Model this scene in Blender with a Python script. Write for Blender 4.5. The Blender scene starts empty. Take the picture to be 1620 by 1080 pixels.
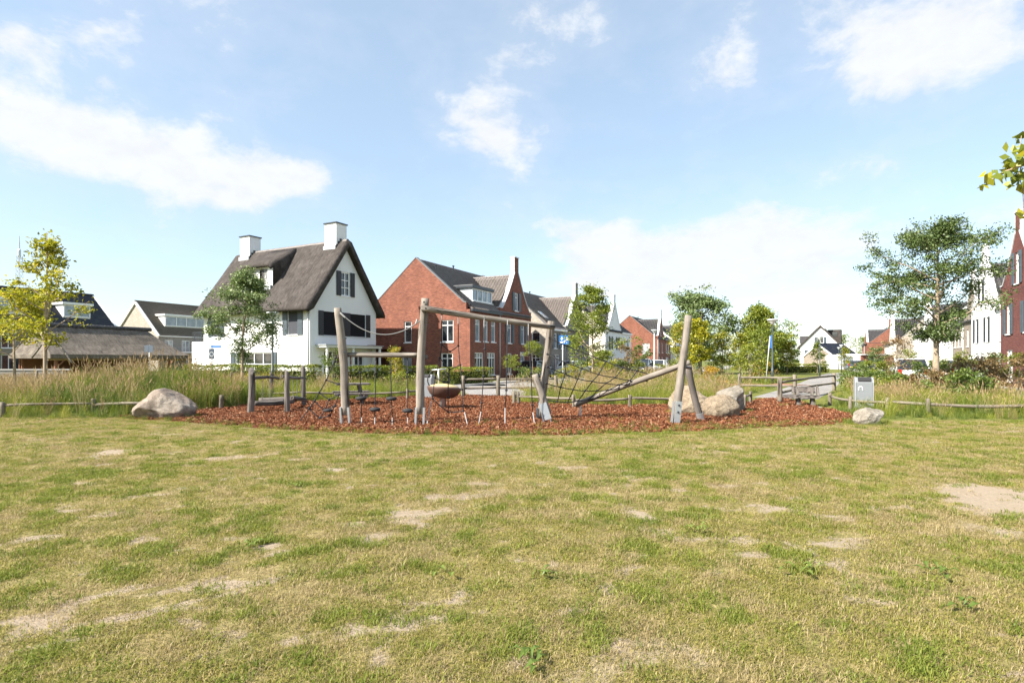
import bpy, bmesh, math, random
import numpy as np
from mathutils import Vector, Matrix, noise
from mathutils.geometry import tessellate_polygon

R = math.radians
scene = bpy.context.scene
COL = scene.collection
random.seed(7)

# ------------------------------------------------------------------ camera
CAM_H = 1.5
cam_d = bpy.data.cameras.new('camera')
cam = bpy.data.objects.new('camera', cam_d)
COL.objects.link(cam)
cam.location = (0, 0, CAM_H)
cam.rotation_euler = (R(90), 0, 0)
cam_d.sensor_width = 36.0
cam_d.lens = 20.0
cam_d.shift_y = 30.0 / 1620.0
cam_d.clip_start = 0.05
cam_d.clip_end = 5000
scene.camera = cam

# ------------------------------------------------------------------ sun, sky, exposure
SUN_EL = R(41)
SUN_DIR = Vector((-0.87, -0.49, 0)).normalized()          # horizontal direction towards the sun
to_sun = Vector((SUN_DIR.x * math.cos(SUN_EL), SUN_DIR.y * math.cos(SUN_EL), math.sin(SUN_EL)))
sun_d = bpy.data.lights.new('sun', 'SUN')
sun_d.energy = 5.0
sun_d.angle = R(0.53)
sun_d.color = (1.0, 0.93, 0.82)
sun = bpy.data.objects.new('sun', sun_d)
COL.objects.link(sun)
sun.location = (-20, -10, 30)
sun.rotation_euler = to_sun.to_track_quat('Z', 'Y').to_euler()

scene.view_settings.view_transform = 'Standard'
scene.view_settings.look = 'None'
scene.view_settings.exposure = 1.4
scene.view_settings.gamma = 1.0
scene.view_settings.use_curve_mapping = False
scene.cycles.max_bounces = 5
scene.cycles.diffuse_bounces = 3
scene.cycles.glossy_bounces = 2
scene.cycles.transmission_bounces = 2
scene.cycles.transparent_max_bounces = 4
scene.cycles.use_adaptive_sampling = True
scene.cycles.adaptive_threshold = 0.02
scene.cycles.use_denoising = True

world = bpy.data.worlds.new('World')
scene.world = world
world.use_nodes = True


def build_sky():
    nt = world.node_tree
    N, L = nt.nodes, nt.links
    N.clear()
    out = N.new('ShaderNodeOutputWorld')
    bg = N.new('ShaderNodeBackground')
    bg.inputs['Strength'].default_value = 0.088
    L.new(bg.outputs[0], out.inputs[0])
    sky = N.new('ShaderNodeTexSky')
    sky.sky_type = 'NISHITA'
    sky.sun_disc = False
    sky.sun_elevation = SUN_EL
    sky.sun_rotation = math.atan2(SUN_DIR.x, SUN_DIR.y)
    sky.air_density = 1.0
    sky.dust_density = 0.7
    sky.ozone_density = 1.0
    tc = N.new('ShaderNodeTexCoord')

    def vmath(op, a, b=None):
        n = N.new('ShaderNodeVectorMath'); n.operation = op
        for i, s in enumerate((a, b)):
            if s is None: continue
            if hasattr(s, 'links'): L.new(s, n.inputs[i])
            else: n.inputs[i].default_value = s
        return n

    def fmath(op, a, b=None, c=None, clamp=False):
        n = N.new('ShaderNodeMath'); n.operation = op; n.use_clamp = clamp
        for i, s in enumerate((a, b, c)):
            if s is None: continue
            if hasattr(s, 'links'): L.new(s, n.inputs[i])
            else: n.inputs[i].default_value = s
        return n.outputs[0]

    nrm = vmath('NORMALIZE', tc.outputs['Generated']).outputs[0]
    def nz(vec, scale, detail, rough, dist=0.0):
        n = N.new('ShaderNodeTexNoise')
        n.inputs['Scale'].default_value = scale
        n.inputs['Detail'].default_value = detail
        n.inputs['Roughness'].default_value = rough
        n.inputs['Distortion'].default_value = dist
        L.new(vec, n.inputs['Vector'])
        return n.outputs[0]
    flat = vmath('MULTIPLY', nrm, (1.0, 1.0, 1.7)).outputs[0]
    fbm = nz(flat, 6.5, 9.0, 0.60, 0.25)
    puff = nz(flat, 19.0, 6.0, 0.62, 0.2)
    # cloud banks: (azimuth deg from +Y to the right, elevation deg, half width deg, half height deg, weight)
    def ae(px, py):
        x, z = (px - 810) / 900, (570 - py) / 900
        return math.degrees(math.atan2(x, 1)), math.degrees(math.atan2(z, math.hypot(x, 1)))
    banks = []
    for px, py, rx, ry, w in ((20, 210, 6.5, 2.4, .68), (150, 218, 7, 2.6, .74), (290, 275, 8, 3.6, .75), (420, 290, 6, 2.2, .6), (485, 275, 2.2, 1.4, .5), (175, 85, 4.5, 2.0, .72), (10, 85, 2.5, 2, .5),
                              (810, 225, 4.2, 2.2, .72), (730, 190, 4.0, 1.8, .5), (865, 12, 5, 2.6, .8), (962, 52, 2.0, 1.6, .42), (790, 118, 2.6, 1.8, .40),
                              (1520, 45, 7.5, 3.0, .8), (1400, 100, 5.5, 2.2, .55), (1220, 30, 6.5, 3, .5), (325, 25, 4, 2.5, .45), (490, 60, 3.5, 2, .3),
                              (1110, 395, 12, 3.4, .9), (990, 435, 9, 3.8, .85), (1280, 400, 8, 3.2, .8), (1300, 268, 5, 1.5, .40), (1580, 340, 5, 1.8, .5), (1200, 325, 5, 2, .4), (880, 335, 6, 3, .35), (100, 420, 10, 4, .3)):
        banks.append(ae(px, py) + (rx, ry, w))
    rng = random.Random(5)
    for i in range(14):                                        # the same sort of sky all the way round
        banks.append((rng.uniform(55, 305), rng.choice((6, 12, 20, 30, 45)) + rng.uniform(-4, 4), rng.uniform(6, 15), rng.uniform(3, 7), rng.uniform(.45, 1)))
    total = None
    for az, el, rx, ry, w in banks:
        a, e = R(az), R(el)
        c = Vector((math.sin(a) * math.cos(e), math.cos(a) * math.cos(e), math.sin(e)))
        right = Vector((math.cos(a), -math.sin(a), 0))
        up = right.cross(c)
        mp = N.new('ShaderNodeMapping'); mp.vector_type = 'TEXTURE'
        mp.inputs['Location'].default_value = c
        mp.inputs['Rotation'].default_value = Matrix((right, up, c)).transposed().to_euler()
        mp.inputs['Scale'].default_value = (R(rx), R(ry), .5)
        L.new(nrm, mp.inputs[0])
        ln = vmath('LENGTH', mp.outputs[0]).outputs['Value']
        gm = N.new('ShaderNodeMapRange'); gm.interpolation_type = 'SMOOTHSTEP'
        L.new(ln, gm.inputs[0]); gm.inputs[1].default_value = 0.0; gm.inputs[2].default_value = 1.7
        gm.inputs[3].default_value = w; gm.inputs[4].default_value = 0.0
        g = gm.outputs[0]
        total = g if total is None else fmath('ADD', total, g)
    dens = fmath('MULTIPLY_ADD', fmath('SUBTRACT', fbm, 0.5), 2.4, total)
    dens = fmath('MULTIPLY_ADD', fmath('SUBTRACT', puff, 0.5), 0.8, dens)
    mr = N.new('ShaderNodeMapRange'); mr.interpolation_type = 'SMOOTHSTEP'
    L.new(dens, mr.inputs[0]); mr.inputs[1].default_value = 0.30; mr.inputs[2].default_value = 1.0
    veil = N.new('ShaderNodeMapRange'); veil.interpolation_type = 'SMOOTHSTEP'
    L.new(dens, veil.inputs[0]); veil.inputs[1].default_value = -0.25; veil.inputs[2].default_value = 0.9
    mask = fmath('MAXIMUM', mr.outputs[0], fmath('MULTIPLY', veil.outputs[0], 0.22), clamp=True)
    mask = fmath('MULTIPLY', mask, 0.95)
    shade = N.new('ShaderNodeMapRange')
    L.new(puff, shade.inputs[0]); shade.inputs[1].default_value = 0.3; shade.inputs[2].default_value = 0.75
    shade.inputs[3].default_value = 0.94; shade.inputs[4].default_value = 1.05
    cl = N.new('ShaderNodeMix'); cl.data_type = 'RGBA'; cl.blend_type = 'MULTIPLY'
    cl.inputs[0].default_value = 1.0
    cl.inputs[6].default_value = CLOUD_COL
    comb = N.new('ShaderNodeCombineColor')
    for i in range(3): L.new(shade.outputs[0], comb.inputs[i])
    L.new(comb.outputs[0], cl.inputs[7])
    mx = N.new('ShaderNodeMix'); mx.data_type = 'RGBA'
    hz = N.new('ShaderNodeMix'); hz.data_type = 'RGBA'              # thin high haze over the whole sky
    hz.inputs[0].default_value = 0.35; L.new(sky.outputs[0], hz.inputs[6]); hz.inputs[7].default_value = (3.75, 4.6, 5.2, 1)
    L.new(mask, mx.inputs[0]); L.new(hz.outputs[2], mx.inputs[6]); L.new(cl.outputs[2], mx.inputs[7])
    L.new(mx.outputs[2], bg.inputs['Color'])
CLOUD_COL = (4.2, 4.32, 4.5, 1)
build_sky()
world.cycles.sampling_method = 'MANUAL'
world.cycles.sample_map_resolution = 512

# ------------------------------------------------------------------ helpers
def G(px, py):
    """Ground point seen at a photo pixel (level ground, eye height 1.5 m)."""
    d = CAM_H * 900.0 / (py - 570.0)
    return Vector(((px - 810.0) / 900.0 * d, d, 0))

def P(px, py, d):
    return Vector(((px - 810.0) / 900.0 * d, d, CAM_H + (570.0 - py) / 900.0 * d))

def tag(o, label=None, cat=None, group=None, kind=None):
    if label: o['label'] = label
    if cat: o['category'] = cat
    if group: o['group'] = group
    if kind: o['kind'] = kind
    return o

def empty(name, loc=(0, 0, 0), rz=0.0, label=None, cat=None, group=None):
    o = bpy.data.objects.new(name, None)
    COL.objects.link(o)
    o.location = loc
    o.rotation_euler = (0, 0, rz)
    o.empty_display_size = 0.2
    return tag(o, label, cat, group)

def link(name, me, mat=None, parent=None, matrix=None):
    o = bpy.data.objects.new(name, me)
    COL.objects.link(o)
    if mat is not None and not me.materials: me.materials.append(mat)
    if parent is not None: o.parent = parent
    if matrix is not None: o.matrix_local = matrix
    return o

class MB:
    """Collects faces; build() makes one mesh object of them."""
    def __init__(self): self.v, self.f = [], []
    def quad(self, *p):
        n = len(self.v); self.v += [tuple(q) for q in p]; self.f.append(tuple(range(n, n + len(p)))); return self
    def hexa(self, c):            # 8 corners: bottom 0-3 ccw, top 4-7
        n = len(self.v); self.v += [tuple(q) for q in c]
        for f in ((3, 2, 1, 0), (4, 5, 6, 7), (0, 1, 5, 4), (1, 2, 6, 5), (2, 3, 7, 6), (3, 0, 4, 7)):
            self.f.append(tuple(n + i for i in f))
        return self
    def box(self, x0, y0, z0, x1, y1, z1):
        return self.hexa([(x0, y0, z0), (x1, y0, z0), (x1, y1, z0), (x0, y1, z0), (x0, y0, z1), (x1, y0, z1), (x1, y1, z1), (x0, y1, z1)])
    def bar(self, a, b, w, h, up=(0, 0, 1)):
        a, b = Vector(a), Vector(b); d = (b - a).normalized(); u = Vector(up)
        s = d.cross(u)
        if s.length < 1e-4: s = d.cross(Vector((0, 1, 0)))
        s.normalize(); t = s.cross(d); s = s * w / 2; t = t * h / 2
        return self.hexa([a - s - t, a + s - t, b + s - t, b - s - t, a - s + t, a + s + t, b + s + t, b - s + t])
    def prism(self, poly, axis_pts):
        """poly: list of points, axis_pts: offset vector for the far face."""
        n = len(self.v); k = len(poly); off = Vector(axis_pts)
        self.v += [tuple(p) for p in poly] + [tuple(Vector(p) + off) for p in poly]
        tris = tessellate_polygon([[Vector(p) for p in poly]])
        for t in tris:
            self.f.append(tuple(n + i for i in t)); self.f.append(tuple(n + k + i for i in reversed(t)))
        for i in range(k):
            j = (i + 1) % k; self.f.append((n + i, n + j, n + k + j, n + k + i))
        return self
    def tube(self, pts, rad, n=8, cap=True):
        pts = [Vector(p) for p in pts]
        if not hasattr(rad, '__len__'): rad = [rad] * len(pts)
        base = len(self.v); prev = None
        for i, p in enumerate(pts):
            d = (pts[min(i + 1, len(pts) - 1)] - pts[max(i - 1, 0)])
            d = d.normalized() if d.length > 1e-6 else Vector((0, 0, 1))
            if prev is None:
                s = d.cross(Vector((0, 0, 1)))
                if s.length < 0.1: s = d.cross(Vector((1, 0, 0)))
            else: s = prev - d * prev.dot(d)
            s.normalize(); prev = s; t = d.cross(s)
            for k in range(n):
                a = 2 * math.pi * k / n
                self.v.append(tuple(p + (s * math.cos(a) + t * math.sin(a)) * rad[i]))
        for i in range(len(pts) - 1):
            for k in range(n):
                a = base + i * n + k; b = base + i * n + (k + 1) % n
                self.f.append((a, b, b + n, a + n))
        if cap:
            self.f.append(tuple(base + k for k in reversed(range(n))))
            self.f.append(tuple(base + (len(pts) - 1) * n + k for k in range(n)))
        return self
    def lathe(self, prof, c=(0, 0, 0), n=16):
        base = len(self.v); c = Vector(c)
        for r, z in prof:
            for k in range(n):
                a = 2 * math.pi * k / n
                self.v.append((c.x + r * math.cos(a), c.y + r * math.sin(a), c.z + z))
        for i in range(len(prof) - 1):
            for k in range(n):
                a = base + i * n + k; b = base + i * n + (k + 1) % n
                self.f.append((a, b, b + n, a + n))
        self.f.append(tuple(base + k for k in reversed(range(n))))
        self.f.append(tuple(base + (len(prof) - 1) * n + k for k in range(n)))
        return self
    def mesh(self, name, smooth=False, fix=True):
        me = bpy.data.meshes.new(name)
        me.from_pydata(self.v, [], self.f)
        if fix:
            bm = bmesh.new(); bm.from_mesh(me)
            bmesh.ops.recalc_face_normals(bm, faces=bm.faces)
            bm.to_mesh(me); bm.free()
        if smooth:
            me.polygons.foreach_set('use_smooth', [True] * len(me.polygons))
        me.update()
        return me
    def build(self, name, mat, parent=None, smooth=False, bevel=0.0, fix=True):
        me = self.mesh(name, smooth, fix)
        o = link(name, me, mat, parent)
        if bevel:
            m = o.modifiers.new('bevel', 'BEVEL'); m.width = bevel; m.segments = 2; m.limit_method = 'ANGLE'
        return o

def np_mesh(name, verts, faces, attrs=None, smooth=False):
    """verts (N,3), faces (M,k) arrays; attrs {name: per-vertex float array}."""
    me = bpy.data.meshes.new(name)
    verts = np.ascontiguousarray(verts, dtype=np.float32); faces = np.ascontiguousarray(faces, dtype=np.int32)
    me.vertices.add(len(verts)); me.vertices.foreach_set('co', verts.ravel())
    m, k = faces.shape
    me.loops.add(m * k); me.loops.foreach_set('vertex_index', faces.ravel())
    me.polygons.add(m)
    me.polygons.foreach_set('loop_start', np.arange(0, m * k, k, dtype=np.int32))
    if smooth: me.polygons.foreach_set('use_smooth', np.ones(m, dtype=bool))
    for an, av in (attrs or {}).items():
        a = me.attributes.new(an, 'FLOAT', 'POINT'); a.data.foreach_set('value', np.ascontiguousarray(av, dtype=np.float32))
    me.update(calc_edges=True)
    return me

_tab = np.random.default_rng(11).random((256, 256))
def vnoise(x, y):
    xi, yi = np.floor(x).astype(int), np.floor(y).astype(int)
    fx, fy = x - xi, y - yi
    fx, fy = fx * fx * (3 - 2 * fx), fy * fy * (3 - 2 * fy)
    g = lambda a, b: _tab[a % 256, b % 256]
    return (g(xi, yi) * (1 - fx) + g(xi + 1, yi) * fx) * (1 - fy) + (g(xi, yi + 1) * (1 - fx) + g(xi + 1, yi + 1) * fx) * fy
def fbm(x, y, oct=4):
    s, a, t = 0.0, 0.5, 0.0
    for i in range(oct):
        s = s + a * vnoise(x * 2 ** i + 17.3 * i, y * 2 ** i + 9.1 * i); t += a; a *= 0.5
    return s / t

def in_poly(x, y, poly):
    inside = np.zeros(np.shape(x), bool)
    n = len(poly)
    for i in range(n):
        x1, y1 = poly[i][0], poly[i][1]; x2, y2 = poly[(i + 1) % n][0], poly[(i + 1) % n][1]
        c = ((y1 > y) != (y2 > y)) & (x < (x2 - x1) * (y - y1) / ((y2 - y1) + 1e-12) + x1)
        inside ^= c
    return inside

# ------------------------------------------------------------------ materials
class NT:
    def __init__(self, name):
        self.m = bpy.data.materials.new(name); self.m.use_nodes = True
        self.t = self.m.node_tree; self.N = self.t.nodes; self.L = self.t.links
        self.N.clear()
        self.out = self.N.new('ShaderNodeOutputMaterial')
        self.tc = self.N.new('ShaderNodeTexCoord')
    def put(self, s, sock):
        if hasattr(s, 'links'): self.L.new(s, sock)
        else: sock.default_value = s
    def noise(self, scale, detail=4, rough=0.55, vec=None, dist=0.0, stretch=None):
        n = self.N.new('ShaderNodeTexNoise')
        n.inputs['Scale'].default_value = scale; n.inputs['Detail'].default_value = detail
        n.inputs['Roughness'].default_value = rough; n.inputs['Distortion'].default_value = dist
        v = vec or self.tc.outputs['Object']
        if stretch:
            mp = self.N.new('ShaderNodeMapping'); mp.inputs['Scale'].default_value = stretch
            self.L.new(v, mp.inputs[0]); v = mp.outputs[0]
        self.L.new(v, n.inputs['Vector'])
        return n.outputs[0]
    def ramp(self, fac, stops):
        r = self.N.new('ShaderNodeValToRGB'); self.put(fac, r.inputs[0])
        el = r.color_ramp.elements
        while len(el) < len(stops): el.new(0.5)
        for e, (p, c) in zip(el, stops):
            e.position = p; e.color = (c[0], c[1], c[2], 1) if hasattr(c, '__len__') else (c, c, c, 1)
        return r.outputs[0]
    def mix(self, fac, a, b, mode='MIX'):
        m = self.N.new('ShaderNodeMix'); m.data_type = 'RGBA'; m.blend_type = mode
        self.put(fac, m.inputs[0])
        for s, i in ((a, 6), (b, 7)):
            if hasattr(s, 'links'): self.L.new(s, m.inputs[i])
            else: m.inputs[i].default_value = (s[0], s[1], s[2], 1)
        return m.outputs[2]
    def math(self, op, a, b=0.5):
        n = self.N.new('ShaderNodeMath'); n.operation = op; self.put(a, n.inputs[0]); self.put(b, n.inputs[1]); return n.outputs[0]
    def attr(self, name):
        a = self.N.new('ShaderNodeAttribute'); a.attribute_name = name; return a.outputs['Fac']
    def rnd(self):
        return self.N.new('ShaderNodeObjectInfo').outputs['Random']
    def bump(self, h, strength=0.3, dist=0.02):
        b = self.N.new('ShaderNodeBump'); b.inputs['Strength'].default_value = strength; b.inputs['Distance'].default_value = dist
        self.L.new(h, b.inputs['Height']); return b.outputs[0]
    def bsdf(self, color, rough=0.8, bump=None, metal=0.0, spec=0.5):
        p = self.N.new('ShaderNodeBsdfPrincipled')
        if hasattr(color, 'links'): self.L.new(color, p.inputs['Base Color'])
        else: p.inputs['Base Color'].default_value = (color[0], color[1], color[2], 1)
        self.put(rough, p.inputs['Roughness']); p.inputs['Metallic'].default_value = metal
        p.inputs['Specular IOR Level'].default_value = spec
        if bump is not None: self.L.new(bump, p.inputs['Normal'])
        self.L.new(p.outputs[0], self.out.inputs[0])
        return self.m
    def leafy(self, color, transl=0.35, gloss=0.08):
        d = self.N.new('ShaderNodeBsdfDiffuse'); t = self.N.new('ShaderNodeBsdfTranslucent'); g = self.N.new('ShaderNodeBsdfGlossy')
        g.inputs['Roughness'].default_value = 0.45
        for n in (d, t):
            if hasattr(color, 'links'): self.L.new(color, n.inputs[0])
            else: n.inputs[0].default_value = (color[0], color[1], color[2], 1)
        m1 = self.N.new('ShaderNodeMixShader'); m1.inputs[0].default_value = transl
        self.L.new(d.outputs[0], m1.inputs[1]); self.L.new(t.outputs[0], m1.inputs[2])
        m2 = self.N.new('ShaderNodeMixShader'); m2.inputs[0].default_value = gloss
        self.L.new(m1.outputs[0], m2.inputs[1]); self.L.new(g.outputs[0], m2.inputs[2])
        self.L.new(m2.outputs[0], self.out.inputs[0])
        return self.m

def plain(name, c, rough=0.6, metal=0.0, vary=0.12, scale=6.0, spec=0.5):
    t = NT(name)
    n = t.noise(scale, 5)
    col = t.mix(n, [x * (1 - vary) for x in c], [min(1, x * (1 + vary)) for x in c])
    return t.bsdf(col, rough, None, metal, spec)

def brick_mat(name, c1, c2, mortar, bw=0.21, bh=0.0625, patch=0.25):
    t = NT(name)
    b = t.N.new('ShaderNodeTexBrick')
    sp = t.N.new('ShaderNodeSeparateXYZ'); t.L.new(t.tc.outputs['Object'], sp.inputs[0])
    cb = t.N.new('ShaderNodeCombineXYZ')
    t.L.new(t.math('ADD', sp.outputs[0], sp.outputs[1]), cb.inputs[0]); t.L.new(sp.outputs[2], cb.inputs[1])
    t.L.new(cb.outputs[0], b.inputs['Vector'])
    b.inputs['Color1'].default_value = (*c1, 1); b.inputs['Color2'].default_value = (*c2, 1); b.inputs['Mortar'].default_value = (*mortar, 1)
    b.inputs['Scale'].default_value = 1.0; b.inputs['Mortar Size'].default_value = 0.006
    b.inputs['Brick Width'].default_value = bw; b.inputs['Row Height'].default_value = bh
    big = t.noise(0.9, 6, 0.7); sm = t.noise(3.2, 5, 0.75, stretch=(1, 1, 3.5))
    k = t.ramp(big, [(0.3, 1 - patch), (0.7, 1 + patch * .6)])
    col = t.mix(1.0, b.outputs[0], k, 'MULTIPLY')
    k2 = t.ramp(sm, [(0.3, 0.68), (0.7, 1.28)])
    col = t.mix(1.0, col, k2, 'MULTIPLY')
    bp = t.bump(b.outputs['Fac'], 0.4, -0.008)
    return t.bsdf(col, 0.88, bp, 0, 0.25)

M = {}
M['brick_red'] = brick_mat('red_brick', (.26, .094, .058), (.165, .055, .038), (.20, .13, .10))
M['brick_dark'] = brick_mat('dark_red_brick', (.17, .055, .044), (.115, .038, .033), (.13, .085, .075))
M['brick_beige'] = brick_mat('beige_brick', (.37, .33, .28), (.28, .245, .205), (.36, .34, .30), patch=.15)
M['brick_grey'] = brick_mat('grey_brick', (.28, .255, .225), (.20, .18, .16), (.28, .265, .24), patch=.18)
M['brick_brown'] = brick_mat('brown_grey_brick', (.30, .25, .20), (.22, .18, .145), (.3, .27, .23), patch=.18)

def render_mat(name, c):
    t = NT(name)
    a = t.noise(0.8, 6, .65); s = t.noise(3.0, 5, .6, stretch=(2.0, 2.0, .25))
    col = t.mix(t.ramp(s, [(.45, 0.0), (.8, 0.35)]), c, [x * .86 for x in c])
    col = t.mix(t.ramp(a, [(.4, 0), (.8, .25)]), col, [x * .9 for x in c])
    return t.bsdf(col, 0.9, t.bump(t.noise(60, 3), .15, .004), 0, .2)
M['white_wall'] = render_mat('white_painted_masonry', (.77, .77, .76))
M['cream_wall'] = render_mat('cream_masonry', (.62, .57, .48))
M['white'] = plain('white_paint', (.78, .78, .77), .45, vary=.05)
M['grey_zinc'] = plain('zinc_sheet', (.45, .47, .49), .45, .5)
M['pale_trim'] = plain('pale_grey_coping', (.55, .56, .57), .5)
M['dark_paint'] = plain('anthracite_paint', (.028, .034, .042), .4, vary=.2)
M['shutter_grey'] = plain('blue_grey_shutter_paint', (.06, .078, .095), .5)
M['shutter_dark'] = plain('dark_slate_shutter_paint', (.018, .023, .028), .5)
M['screen_black'] = plain('black_screen_cloth', (.008, .009, .012), .7, spec=.2)
M['screen_grey'] = plain('grey_screen_cloth', (.055, .058, .07), .7, spec=.2)
M['chain'] = plain('zinc_chain', (.33, .33, .33), .6, .2)
M['lead'] = plain('lead_sheet', (.16, .165, .17), .6)
M['steel'] = plain('galvanised_steel', (.52, .54, .56), .42, .75, vary=.15, scale=20)
M['bin_grey'] = plain('light_grey_coated_steel', (.20, .215, .23), .5, .1, vary=.06)
M['bin_pale'] = plain('pale_grey_coated_steel', (.30, .315, .33), .5, .1, vary=.05)
M['pole_dark'] = plain('dark_green_grey_pole_paint', (.03, .045, .05), .45)
M['pole_light'] = plain('light_grey_pole_paint', (.5, .52, .52), .5)
M['lamp_head'] = plain('frosted_lamp_bowl', (.6, .62, .63), .3)
M['sign_blue'] = plain('blue_sign_face', (.015, .16, .52), .4, vary=.05)
M['sign_back'] = plain('grey_sign_back', (.06, .08, .11), .5)
M['rubber'] = plain('black_rubber', (.018, .018, .02), .8)
M['rope'] = plain('black_rope', (.018, .018, .022), .85, vary=.3, scale=60)
M['rope_pale'] = plain('grey_rope', (.16, .16, .16), .8, vary=.3, scale=60)
M['hedge_core'] = plain('dark_inner_hedge', (.022, .03, .010), .95, vary=.4, scale=12)
M['soil_dark'] = plain('dark_soil', (.05, .038, .028), .95)
M['terracotta'] = plain('terracotta', (.36, .11, .05), .8, vary=.3)
M['wood_red'] = plain('red_brown_timber', (.20, .085, .045), .7, vary=.25)
M['wood_new'] = plain('fresh_timber', (.26, .18, .10), .7, vary=.2)
M['rust'] = plain('brown_moulded_dish', (.105, .06, .045), .55, vary=.2)
M['sand'] = plain('dish_top_ochre', (.46, .36, .18), .7, vary=.15)
M['tyre'] = plain('tyre_rubber', (.02, .02, .02), .85)
M['alloy'] = plain('alloy_rim', (.42, .42, .43), .35, .8)
M['plate_yellow'] = plain('yellow_number_plate', (.7, .5, .03), .5)
M['tail_red'] = plain('red_lamp_glass', (.4, .015, .012), .2)
M['lamp_clear'] = plain('clear_lamp_glass', (.6, .62, .63), .15)
for nm, c in (('car_white', (.72, .73, .74)), ('car_silver', (.5, .52, .54)), ('car_blue', (.02, .03, .05)), ('car_dark', (.05, .06, .07))):
    t = NT(nm); m = t.bsdf(c, .25, None, 0.0, .6); M[nm] = m
    m.node_tree.nodes['Principled BSDF'].inputs['Coat Weight'].default_value = .6

def glass_mat(name, c, c2):
    t = NT(name)
    n = t.noise(1.6, 3, .5)
    col = t.mix(t.ramp(n, [(.42, 0), (.6, 1)]), c, c2)
    w = t.noise(2.5, 2, .5)
    m = t.bsdf(col, 0.04, t.bump(w, .04, .02), 0, 1.0)
    return m
M['glass'] = glass_mat('window_glass', (.012, .015, .018), (.035, .04, .045))
M['glass_curtain'] = glass_mat('window_glass_over_curtain', (.20, .21, .22), (.36, .37, .37))
M['glass_blue'] = glass_mat('window_glass_over_blind', (.16, .20, .25), (.24, .28, .33))

def wood_mat(name, c_light, c_dark, c_crack):
    t = NT(name)
    r = t.rnd()
    off = t.N.new('ShaderNodeVectorMath'); off.operation = 'ADD'
    cmb = t.N.new('ShaderNodeCombineXYZ')
    for i in range(3): t.L.new(t.math('MULTIPLY', r, 31.0 + 7 * i), cmb.inputs[i])
    t.L.new(t.tc.outputs['Object'], off.inputs[0]); t.L.new(cmb.outputs[0], off.inputs[1])
    v = off.outputs[0]
    g = t.noise(16, 6, .7, v, .3, (1, 1, .07))
    b = t.noise(3.0, 5, .6, v, 0, (1, 1, .5))
    cr = t.noise(15, 3, .6, v, .5, (1, 1, .04))
    col = t.mix(t.ramp(g, [(.3, 0), (.7, 1)]), c_dark, c_light)
    col = t.mix(t.ramp(b, [(.4, 0), (.7, .8)]), col, [x * .6 for x in c_dark])
    col = t.mix(t.ramp(cr, [(.58, 0), (.63, .95)]), col, c_crack)
    hs = t.math('SUBTRACT', g, t.ramp(cr, [(.58, 0), (.68, 1)]))
    return t.bsdf(col, .85, t.bump(hs, .6, .012), 0, .2)
M['wood'] = wood_mat('weathered_round_timber', (.315, .282, .245), (.19, .163, .138), (.045, .037, .031))
M['wood_grey'] = wood_mat('silver_grey_timber', (.205, .182, .165), (.115, .100, .090), (.028, .024, .02))
M['wood_rail'] = wood_mat('weathered_fence_timber', (.27, .235, .185), (.155, .132, .102), (.04, .032, .025))

def thatch_mat(name, c1, c2, axis):
    t = NT(name)
    st = (1, .12, .12) if axis == 'x' else (1, .16, .16)
    g = t.noise(9, 6, .75, None, .3, st); b = t.noise(1.3, 6, .65); q = t.noise(7.0, 6, .7, None, 0, (1, .5, .5))
    col = t.mix(t.ramp(g, [(.3, 0), (.7, 1)]), c1, c2)
    col = t.mix(1.0, col, t.ramp(b, [(.3, .7), (.72, 1.22)]), 'MULTIPLY')
    col = t.mix(1.0, col, t.ramp(q, [(.32, .72), (.68, 1.2)]), 'MULTIPLY')
    return t.bsdf(col, .95, t.bump(g, 1.0, .06), 0, .1)
M['thatch'] = thatch_mat('brown_thatch', (.046, .040, .037), (.098, .086, .080), 'y')
M['thatch_grey'] = thatch_mat('grey_beige_thatch', (.10, .085, .072), (.205, .18, .152), 'y')

def tile_mat(name, c, rough=.55, vary=.3):
    t = NT(name)
    n = t.noise(3.3, 5, .65); s = t.noise(1.0, 3)
    col = t.mix(t.ramp(n, [(.3, 0), (.7, 1)]), [x * (1 - vary) for x in c], [x * (1 + vary) for x in c])
    col = t.mix(t.ramp(s, [(.5, 0), (.8, .3)]), col, (.13, .13, .09))
    return t.bsdf(col, rough, None, 0, .35)
M['tile_brown'] = tile_mat('grey_brown_pantiles', (.15, .128, .118))
M['tile_dark'] = tile_mat('anthracite_pantiles', (.052, .05, .055))
M['tile_navy'] = tile_mat('blue_black_tiles', (.020, .023, .036), .35)
M['tile_flat'] = tile_mat('brown_flat_tiles', (.125, .10, .078))

def bark_mat(name, c1, c2):
    t = NT(name)
    g = t.noise(24, 6, .7, None, .3, (1, 1, .3)); b = t.noise(5, 4)
    col = t.mix(t.ramp(g, [(.35, 0), (.65, 1)]), c1, c2)
    col = t.mix(t.ramp(b, [(.45, 0), (.75, .5)]), col, [x * .6 for x in c1])
    return t.bsdf(col, .9, t.bump(g, .5, .01), 0, .15)
M['bark_tan'] = bark_mat('tan_bark', (.25, .19, .135), (.40, .32, .235))
M['bark_grey'] = bark_mat('grey_brown_bark', (.16, .13, .10), (.29, .245, .20))

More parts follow.
